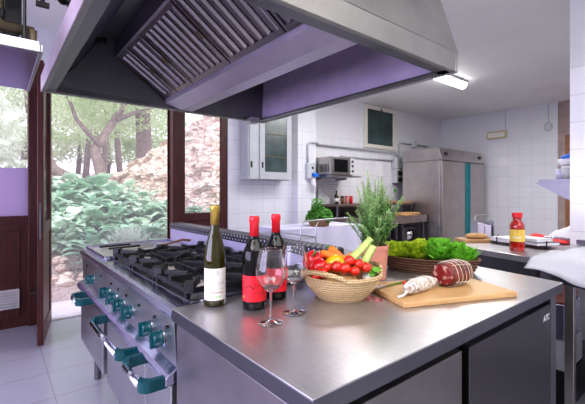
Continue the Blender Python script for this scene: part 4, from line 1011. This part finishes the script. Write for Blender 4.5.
# splash guard and steel bench along the wall
bn = thing('wall_bench', 'long brown-grey steel bench along the tiled wall', 'bench', (5.1, 4.1, 0))
W(B().box(3.98, 5.94, 3.86, 4.36, 1.075, 1.105), 'upper_shelf', 'shelf_brown', bn, bevel=.003)
W(B().box(3.98, 5.92, 3.62, 4.36, .86, .90), 'bench_top', 'shelf_brown', bn, bevel=.003)
W(B().box(3.98, 5.92, 3.60, 3.625, .78, .905), 'bench_edge', 'steel_fridge', bn)
W(B().box(3.98, 5.94, 4.36, 4.385, .9, 1.07), 'bench_back', 'steel_dark', bn)
W(B().box(3.98, 5.92, 3.7, 4.36, .38, .41), 'lower_shelf', 'steel_dark', bn)
for x in (4.02, 5.1, 5.88):
    for y in (3.66, 4.3): W(B().box(x-.02, x+.02, y-.02, y+.02, 0, .86), 'leg', 'steel_dark', bn)
for x in (4.02, 5.1, 5.9): W(B().box(x-.015, x+.015, 3.90, 3.93, .90, 1.075), 'upright', 'steel_dark', bn)
tag(B().prism([(0, 0), (.44, 0), (0, .26)], 0, .02, Matrix.Translation((3.99, 4.33, 1.106)) @ Matrix.Rotation(PI/2, 4, 'X')).build('splash_guard', 'grey_box', None), 'triangular grey splash guard standing under the microwave shelf', 'splash guard')
sb_ = thing('oil_bottle', 'small dark oil bottle standing under the microwave', 'bottle', (4.30, 4.22, 1.1055))
B().lathe([(1e-6, 0), (.033, 0), (.035, .12), (.012, .17), (.012, .205), (1e-6, .205)], 18).build('glass_body', 'olive_glass', sb_, smooth=True)
B().lathe([(.014, .19), (.014, .215), (1e-6, .215)], 14).build('cap', 'black', sb_)
B().lathe([(.0358, .03), (.0358, .09)], 18).build('label', 'label_white', sb_, smooth=True)
for i, x in enumerate((4.42, 4.52, 4.62)):
    o = thing('spice_jar', ['reddish spice jar nearest the oil bottle', 'middle reddish spice jar under the microwave', 'reddish spice jar farthest from the oil bottle'][i], 'jar', (x, 4.2, 1.1055), 0, 'spice jars under the microwave')
    B().lathe([(1e-6, 0), (.030, 0), (.031, .09), (.026, .10), (1e-6, .10)], 18).build('jar_body', ['wood_brown', 'pot_pink', 'red_plastic'][i], o, smooth=True)
    B().lathe([(.030, .10), (.030, .125), (1e-6, .125)], 18).build('lid', ['black', 'red_plastic', 'red_plastic'][i], o)
def tray(name, loc, d, rz, mt, label, cat='board'):
    o = B().cbox((0, 0, d[2]/2), d).build(name, mt, None, bevel=.004); o.location = loc; o.rotation_euler = (0, 0, rz); return tag(o, label, cat, 'wooden boards on the wall bench')
tray('wooden_board', (5.25, 4.05, 1.1055), (.46, .28, .02), .1, 'board_old', 'wooden board on the upper shelf, lowest of the left stack')
tray('wooden_board', (5.26, 4.05, 1.126), (.44, .26, .018), -.1, 'board_old', 'wooden board lying on top of the left stack')
tray('wooden_board', (5.76, 4.04, 1.1055), (.34, .26, .02), .0, 'board_old', 'wooden board at the refrigerator end of the upper shelf')
tray('wooden_board', (5.58, 3.80, .9005), (.56, .28, .025), .12, 'board', 'large pale wooden board on the lower bench top')
tray('wooden_board', (5.56, 3.80, .926), (.48, .24, .02), -.1, 'board', 'smaller pale board lying on the large one')
bw = thing('metal_bowl', 'shallow pale bowl on the bench left of the boards', 'bowl', (5.12, 3.82, .9005))
B().lathe([(1e-6, 0), (.05, 0), (.11, .05), (.12, .055), (.105, .05), (.045, .008), (1e-6, .006)], 24).build('bowl_body', 'paper', bw, smooth=True)
bw = thing('round_pan', 'dark round pan on the bench beside the pale bowl', 'pan', (4.80, 3.85, .9005))
B().lathe([(1e-6, 0), (.12, 0), (.14, .09), (.135, .09), (.115, .008), (1e-6, .008)], 24).build('pan_body', 'black', bw, smooth=True)
B().cbox((-.22, 0, .08), (.18, .022, .012)).build('handle', 'black', bw)
mx_ = thing('food_mixer', 'dark countertop mixer with steel bowl under the bench', 'mixer', (5.55, 3.80, .4105))
B().box(-.20, .16, -.12, .14, 0, .05).box(-.20, -.06, -.10, .10, .05, .30).box(-.20, .18, -.09, .09, .24, .36).build('mixer_body', 'steel_dark', mx_, bevel=.015)
B().lathe([(1e-6, .05), (.06, .05), (.09, .10), (.095, .22), (.09, .22), (.085, .10), (1e-6, .06)], 24, c=(.07, 0, 0)).build('mixer_bowl', 'steel_chrome', mx_, smooth=True)
B().tube([(-.19, -.14, .30), (.10, -.14, .32), (.16, -.10, .28)], .012, 8).build('mixer_arm', 'black', mx_)

# cloth covered table with parsley
ctb = thing('cloth_table', 'table covered with a lilac cloth behind the range', 'table', (3.1, 3.6, 0))
W(B().box(2.54, 3.80, 3.28, 3.85, .825, .86), 'table_top', 'wood_brown', ctb)
for x in (2.6, 3.74):
    for y in (3.34, 3.79): W(B().box(x-.025, x+.025, y-.025, y+.025, 0, .825), 'leg', 'wood_brown', ctb)
cl = B(); zt = .868
def clothp(a, c):
    # perimeter drape
    P = [(2.53, 3.27), (3.81, 3.27), (3.81, 3.86), (2.53, 3.86)]; k = a*4; i = int(k) % 4; f = k-int(k); p = Vector((*P[i], 0)).lerp(Vector((*P[(i+1) % 4], 0)), f)
    ctr = Vector((3.17, 3.565, 0)); d = (p-ctr).normalized(); ww = .018*math.sin(a*95)*c
    return tuple(p+d*(ww+.01*c)+Vector((0, 0, zt-.42*c)))
cl.grid(clothp, 160, 6); cl.box(2.53, 3.81, 3.27, 3.86, zt-.004, zt)
tag(cl.build('tablecloth', 'cloth_lilac', None, smooth=False, recalc=False), 'lilac-white cloth hanging over the table behind the range', 'tablecloth')
pk = thing('herb_basket', 'tan wicker basket overflowing with parsley on the lilac tablecloth', 'basket', (3.18, 3.42, .8685))
B().lathe([(1e-6, 0), (.115, 0), (.15, .085), (.156, .09), (.15, .095), (.14, .085), (.11, .01), (1e-6, .01)], 36).build('basket_wall', 'wicker_tan', pk, smooth=True)
f = B(); r = random.Random(8)
for i in range(3600):
    a = r.uniform(0, 2*PI); q = r.random()**.5*.17; h = .08+.13*(1-(q/.18)**4)*r.random()+(.14*r.random() if (math.cos(a)*q < .02 and q < .10) else 0)+.03*math.sin(a*5)
    p = Vector((q*math.cos(a), q*math.sin(a), h)); d = Vector((r.gauss(0, 1), r.gauss(0, 1), r.gauss(0, .6))).normalized(); e = d.orthogonal().normalized(); s = r.uniform(.008, .018)
    f.add([p-d*s, p+e*s*.6, p+d*s, p-e*s*.6], [(0, 1, 2, 3)])
f.build('foliage', 'parsley', pk, recalc=False)
f = B()
for i in range(30):
    a = i*.7; q = .10*((i % 5)/5+.1); f.tube([(q*.4*math.cos(a), q*.4*math.sin(a), .01), (q*math.cos(a), q*math.sin(a), .2)], .002, 4, False)
f.build('stems', 'stem_green', pk)

# ------------------------------------------------------------------ refrigerator
fr_ = thing('refrigerator', 'tall stainless steel refrigerator with teal door strips', 'refrigerator', (6.78, 3.75, 0))
W(B().box(5.98, 7.56, 3.40, 4.14, .12, 1.85), 'cabinet_body', 'steel_fridge', fr_, bevel=.006)
tp2 = B(); pr = [(3.35, 1.855), (3.41, 2.065), (4.14, 2.065), (4.14, 1.85), (3.35, 1.85)]
tp2.loft([[(5.97, y, z) for y, z in pr], [(7.57, y, z) for y, z in pr]]); W(tp2, 'top_fascia', 'steel_fridge', fr_, bevel=.004)
for x0_, x1_, hx_ in ((5.99, 6.885, 6.845), (6.895, 7.55, 6.935)):
    dd = W(B().box(x0_, x1_, 3.35, 3.398, .14, 1.84), 'door', 'steel_fridge', fr_, bevel=.005)
    W(B().box(hx_-.035, hx_+.035, 3.335, 3.35, .14, 1.835), 'handle', 'teal_strip', dd, bevel=.004, label='teal full-height door grip')
for x in (6.14, 7.40): W(B().cbox((x, 3.372, 1.965), (.09, .02, .05), rx=-.26), 'thermometer', 'black', fr_)
for x in (6.04, 7.5):
    for y in (3.45, 4.08): W(B().tube([(x, y, 0), (x, y, .12)], .025, 10), 'leg', 'steel_dark', fr_)

# ------------------------------------------------------------------ ceiling lamp, emergency lamp, sensor
fl = thing('fluorescent_lamp', 'bright fluorescent batten lamp on the ceiling beyond the hood', 'lamp', (4.8, 2.68, CZ))
W(B().box(4.12, 5.34, 2.59, 2.73, 2.865, 2.8995), 'lamp_base', 'white_paint', fl, bevel=.004)
W(B().loft([[(x, 2.66+.065*math.cos(a), 2.865+.075*math.sin(a)) for a in [PI+PI*j/10 for j in range(11)]] for x in (4.14, 5.32)]), 'diffuser', 'tube_light', fl, smooth=False)
el = thing('emergency_lamp', 'beige emergency lamp high on the tiled end wall', 'lamp', (WX, 3.2, 2.4))
W(B().box(WX-.05, WX-.001, 3.02, 3.39, 2.36, 2.50), 'lamp_casing', 'beige_lamp', el, bevel=.006)
W(B().box(WX-.056, WX-.05, 3.05, 3.36, 2.385, 2.475), 'lens', 'cream_frame', el)
W(B().tube([(WX-.01, 3.05, 2.5), (WX-.01, 3.05, CZ)], .006, 6), 'cable', 'conduit_grey', el)
se = thing('alarm_siren', 'small round grey siren high at the end of the tiled wall', 'siren', (WX, 2.38, 2.5))
W(B().lathe([(.065, 0), (.065, .02), (.04, .04), (1e-6, .042)], 24, M=Matrix.Translation((WX-.001, 2.33, 2.47)) @ Matrix.Rotation(-PI/2, 4, 'Y') @ Matrix.Scale(1.35, 4, (1, 0, 0))), 'siren_body', 'grey_box', se, smooth=False)
W(B().tube([(WX-.01, 2.33, 2.55), (WX-.01, 2.33, CZ)], .005, 6), 'cable', 'conduit_grey', se)

# ------------------------------------------------------------------ middle table and its things
ta = -math.atan2(.2, .75)
mt_ = thing('work_table', 'stainless work table carrying the red jar, beyond the island', 'table', (2.46, .775, 0), ta)
TW = 1.35; TD = .74
B().box(0, TW, 0, TD, .862, .90).build('table_top', 'steel_worktop', mt_, bevel=.004)
B().box(.02, TW-.02, .02, .035, .74, .862).box(.02, .035, .02, TD-.02, .74, .862).box(TW-.035, TW-.02, .02, TD-.02, .74, .862).box(.02, TW-.02, TD-.035, TD-.02, .74, .862).build('apron', 'steel_dark', mt_)
B().box(.03, TW-.03, .03, TD-.03, .20, .22).build('lower_shelf', 'steel_dark', mt_)
for x in (.045, TW-.045):
    for y in (.045, TD-.045): B().box(x-.022, x+.022, y-.022, y+.022, 0, .862).build('leg', 'steel_lilac', mt_, bevel=.003)
Mt = Matrix.Translation((2.46, .775, 0)) @ Matrix.Rotation(ta, 4, 'Z')
jr = thing('passata_jar', 'tall glass jar of red tomato sauce with red lid and label', 'jar', (2.70, .985, .9003), face(2.7, .985))
B().lathe([(1e-6, 0)]+smoothprof([(.040, .0), (.044, .01), (.044, .15), (.040, .175), (.026, .20), (.026, .225)], 4)+[(1e-6, .225)], 32).build('jar_body', 'jar_red', jr, smooth=True)
B().lathe([(.0305, .218), (.0305, .247), (.028, .25), (1e-6, .25)], 28).build('lid', 'red_plastic', jr)
ll = label_patch(.0447, -.06, .06, .062, .140).build('label', 'label_yellow', jr, smooth=True, recalc=False)
q = B(); wrap(q, .0451, [(-.03, .122), (.0, .126), (.03, .122)], .024); q.build('label_emblem', 'red_plastic', ll, recalc=False)
q = B()
for i in range(5): wrap(q, .0452, [(-.022+i*.010, .088), (-.015+i*.010, .090)], .010)
q.build('label_lettering', 'label_white', ll, recalc=False)
bk_ = thing('bread_board', 'short wooden board with bread on the work table', 'board', (2.94, 1.365, .9003), -.6)
B().cbox((0, 0, .0125), (.28, .15, .025)).build('board_plank', 'board_old', bk_, bevel=.004)
B().ball((0, 0, .045), .06, 16, 9, (1.5, .8, .38)).build('bread_loaf', 'bread', bk_, smooth=True)
nh = thing('condiment_stand', 'metal condiment stand with white packets on the work table', 'stand', (3.10, 1.39, .9003), -.6)
B().box(-.07, .07, -.05, .05, 0, .012).box(-.07, -.066, -.05, .05, 0, .16).box(.066, .07, -.05, .05, 0, .16).box(-.07, .07, .046, .05, 0, .13).tube([(-.068, 0, .16), (-.05, 0, .20), (.05, 0, .20), (.068, 0, .16)], .004, 6).build('stand_frame', 'steel', nh)
B().box(-.055, -.005, -.035, .035, .012, .135).box(.005, .055, -.035, .035, .012, .12).build('packets', 'cloth_lilac', nh)
for i, (x, y, z, d, rz, lab, mtn) in enumerate([(2.99, 1.135, .9203, (.16, .22, .028), -.4, 'white book lying on the rack left of the red jar', 'paper'), (3.00, .98, .9203, (.18, .24, .022), -.5, 'dark book lying on the rack right of the red jar', 'steel_dark'), (3.0, 1.0, .9435, (.15, .20, .018), -.35, 'white booklet on top of the dark book', 'paper')]):
    o = thing('book', lab, 'book', (x, y, z), rz, 'books on the work table')
    B().box(-d[0]/2, d[0]/2, -d[1]/2, d[1]/2, 0, .002).box(-d[0]/2, d[0]/2, -d[1]/2, d[1]/2, d[2]-.002, d[2]).box(d[0]/2-.002, d[0]/2, -d[1]/2, d[1]/2, .002, d[2]-.002).build('cover', mtn, o)
    B().box(-d[0]/2+.004, d[0]/2-.004, -d[1]/2+.004, d[1]/2-.004, .002, d[2]-.002).build('pages', 'paper', o)
rk = B()
for yy in (.90, 1.22):
    rk.tube([(2.91, yy-.02, .9035), (2.91, yy-.02, .955)], .004, 6); rk.tube([(3.08, yy+.04, .9035), (3.08, yy+.04, .955)], .004, 6)
rk.box(2.905, 2.915, .86, 1.24, .910, .918).box(3.075, 3.085, .88, 1.26, .910, .918).tube([(2.905, .86, .915), (3.085, .90, .915)], .004, 6).tube([(2.905, 1.24, .915), (3.085, 1.26, .915)], .004, 6)
tag(rk.build('wire_stand', 'black', None), 'low dark wire stand under the books on the work table', 'stand')
o = B().grid(lambda a, c: (3.25+a*.32, .86+c*.30, .912+.012*math.sin(a*7)*math.sin(c*6)+.03*(a*c)), 10, 10).build('red_cloth', 'red_cloth', None, smooth=True, recalc=False, solid=.006); tag(o, 'folded red cloth at the back of the work table', 'cloth')
def lump(name, x0, x1, y0, y1, z0, h, mt, label, cat, seed=0, rz=0):
    cx_, cy_ = (x0+x1)/2, (y0+y1)/2; hx_, hy_ = (x1-x0)/2, (y1-y0)/2
    def fn(a, c):
        u, w_ = a*2-1, c*2-1; e = (1-abs(u)**6)*(1-abs(w_)**6)
        return (u*hx_, w_*hy_, h*e*(.75+.35*noise.noise(Vector((u*2+seed, w_*2, seed)))+.12*noise.noise(Vector((u*6, w_*6, seed)))))
    b = B().grid(fn, 24, 24); b.box(-hx_*.97, hx_*.97, -hy_*.97, hy_*.97, 0, .004)
    o = b.build(name, mt, None, smooth=True, recalc=False); o.location = (cx_, cy_, z0); o.rotation_euler = (0, 0, rz)
    return tag(o, label, cat)
lump('paper_bundle', 3.33, 3.76, .60, .98, .945, .10, 'paper', 'crumpled white paper bundle at the back of the work table', 'paper', 2, -.2)
o = B().cbox((3.5, .80, .9215), (.36, .42, .04), rz=-.2).build('plastic_box', 'steel_lilac', None, bevel=.005); tag(o, 'low lilac-grey box under the crumpled papers', 'box')

# ------------------------------------------------------------------ right table with white cloth
rt = thing('side_table', 'steel side table under the white cloth at the right edge', 'table', (2.45, .1, 0))
poly = [(2.38, .715), (2.24, .40), (2.18, -.5), (3.30, -.5), (3.30, .72)]
W(B().prism(poly, .86, .90), 'table_top', 'steel_dark', rt)
W(B().prism([(2.40, .70), (2.26, .39), (2.20, -.48), (2.23, -.48), (2.285, .38), (2.42, .67)], .79, .86), 'apron', 'steel_dark', rt)
for x, y in ((2.49, .64), (2.28, -.42), (3.24, .64), (3.24, -.42)): W(B().box(x-.022, x+.022, y-.022, y+.022, 0, .86), 'leg', 'steel_fridge', rt, bevel=.003)
cw = B()
def cfn(a, c):
    # cloth with a wandering front edge: a along the edge, c from front to back
    ex = 2.30-.33*a+.02*math.sin(a*9); ey = .80-1.2*a
    bx = 3.25; by = .74-1.1*a
    x = ex+(bx-ex)*c; y = ey+(by-ey)*c
    z = .912+.022*noise.noise(Vector((x*4, y*4, 1)))+.012*noise.noise(Vector((x*11, y*11, 4)))+.02*math.exp(-((x-2.45)**2+(y-.55)**2)*12)
    if c < .07:
        hang = (1-c/.07)**.8; z -= hang*(.05+.05*max(0, math.sin(a*9-.6))**2); x -= .012*hang
    return (x, y, z)
cw.grid(cfn, 70, 50)
tag(cw.build('white_cloth', 'cloth_white', None, smooth=True, recalc=False, solid=.006), 'rumpled white cloth spread over the side table', 'cloth')
# clutter below: stacked cartons, bags and cable coils
for i, (x0_, x1_, y0_, y1_, z0_, z1_, m_, lab) in enumerate([
    (2.62, 2.96, .68, .92, .0, .22, 'black', 'black crate on the floor, lowest of the stack by the island corner'),
    (2.62, 2.94, .69, .92, .223, .40, 'grey_box', 'grey carton in the stack by the island corner'),
    (2.62, 2.92, .70, .92, .403, .62, 'steel_lilac', 'purple-grey carton in the stack by the island corner'),
    (2.63, 2.92, .71, .91, .623, .80, 'pot_pink', 'pinkish carton, topmost of the stack by the island corner')]):
    o = B().box(x0_, x1_, y0_, y1_, z0_, z1_).build('storage_carton', m_, None, bevel=.008); tag(o, lab, 'carton', 'stack by the island corner')
b = B(); pts = []
for i in range(150):
    a = i*.30; k_ = .13+.03*math.sin(i*.13); pts.append((2.95+k_*math.cos(a)*.7, .42+k_*math.sin(a)*1.2, .012+i*.0022+.012*math.sin(i*.5)))
b.tube(pts, .011, 6); b.tube([(2.95, .50, .30), (2.85, .62, .36), (2.80, .60, .22), (2.9, .45, .05), (3.0, .2, .03), (3.1, -.1, .012)], .012, 6)
tag(b.build('cable_coil', 'cable_black', None, smooth=True), 'coiled black hose on the floor under the side table', 'hose')
# steel shelf on the partition
ws = thing('partition_shelf', 'lilac-grey steel shelf jutting out beside the tiled partition', 'shelf', (3.4, 1.0, 1.36))
W(B().prism([(3.34, .857), (3.62, .857), (3.62, 1.13), (3.34, 1.06)], 1.365, 1.385), 'shelf_board', 'steel_dark', ws)
W(B().loft([[(3.35, .858, 1.364), (3.35, 1.10, 1.364), (3.35, .858, 1.22)], [(3.365, .858, 1.364), (3.365, 1.10, 1.364), (3.365, .858, 1.22)]]), 'bracket', 'steel_dark', ws)
cn = thing('spray_bottle', 'white bottle with blue cap lying on the partition shelf', 'bottle', (3.47, .93, 1.44))
B().tube([(-.03, .045, 0), (.02, -.03, .015)], .028, 14).build('bottle_body', 'white_paint', cn, smooth=True); B().tube([(-.02, .03, .035), (.02, -.03, .055)], [.016, .024], 12).build('cap', 'blue_plastic', cn, smooth=True)
cn.location = (3.46, .91, 1.515)
for i, (x, y, h) in enumerate(((3.42, .90, .10), (3.50, .96, .085))):
    o = thing('plastic_tub', ['pale plastic tub nearest the partition on its shelf', 'pale plastic tub toward the free end of the partition shelf'][i], 'tub', (x, y, 1.3855), 0, 'tubs on the partition shelf')
    B().lathe([(1e-6, 0), (.030, 0), (.034, h-.01), (1e-6, h-.01)], 18).build('tub_body', ['grey_box', 'cloth_lilac'][i], o, smooth=True); B().lathe([(.037, h-.012), (.037, h), (1e-6, h)], 18).build('lid', 'white_paint', o)

# ------------------------------------------------------------------ lights
def area(name, loc, rotv, size, power, col=(1, 1, 1)):
    l = bpy.data.lights.new(name, 'AREA'); l.shape = 'RECTANGLE'; l.size, l.size_y = size; l.energy = power; l.color = col
    o = bpy.data.objects.new(name, l); C.objects.link(o); o.location = loc; o.rotation_euler = rotv; return o
area('ceiling_fill', (-1.1, .2, 2.87), (0, 0, 0), (1.2, 1.6), 48, (1, .97, .93))  # added fill lamps without fixtures, to light the room evenly
area('ceiling_fill', (1.0, -1.1, 2.87), (0, 0, 0), (3.0, 1.6), 60, (1, .97, .93))
area('ceiling_fill', (4.8, 2.2, 2.80), (0, 0, 0), (1.2, .5), 40, (1, .99, .97))  # adds to the glow of the batten lamp beside it
area('ceiling_fill', (5.6, .4, 2.87), (0, 0, 0), (1.5, .8), 42, (1, .96, .90))
area('ceiling_fill', (3.2, 2.9, 2.87), (0, 0, 0), (1.2, .5), 25, (.97, .97, 1))
area('ceiling_fill', (2.0, -1.3, 2.87), (0, 0, 0), (1.2, 1.6), 19, (1, .97, .93))
s = bpy.data.lights.new('sun', 'SUN'); s.energy = 2.2; s.angle = .05; s.color = (1, .95, .9); so_ = bpy.data.objects.new('sun', s); C.objects.link(so_); so_.rotation_euler = (.75, -.45, .3)
wd = bpy.data.worlds.new('sky'); bpy.context.scene.world = wd; wd.use_nodes = True; bg = wd.node_tree.nodes['Background']
bg.inputs[0].default_value = (.84, .82, 1.0, 1); bg.inputs[1].default_value = 2.6

area('window_fill_added', (-2.45, 1.6, 1.5), (0, -PI/2, 0), (1.8, 3.5), 120, (.76, .73, 1.0))  # lilac fill lamp added outside the unseen left window
# ------------------------------------------------------------------ camera
cam = bpy.data.cameras.new('camera'); co = bpy.data.objects.new('camera', cam); C.objects.link(co)
co.location = (0, 0, 1.28); co.rotation_euler = (PI/2, 0, -math.atan2(.6266, .7793))
cam.sensor_width = 36; cam.lens = 371.6/585*36; cam.shift_y = -9/585; cam.clip_start = .02
bpy.context.scene.camera = co
vs_ = bpy.context.scene.view_settings; vs_.view_transform = 'Standard'; vs_.look = 'Medium High Contrast'; vs_.exposure = 0; vs_.gamma = 1
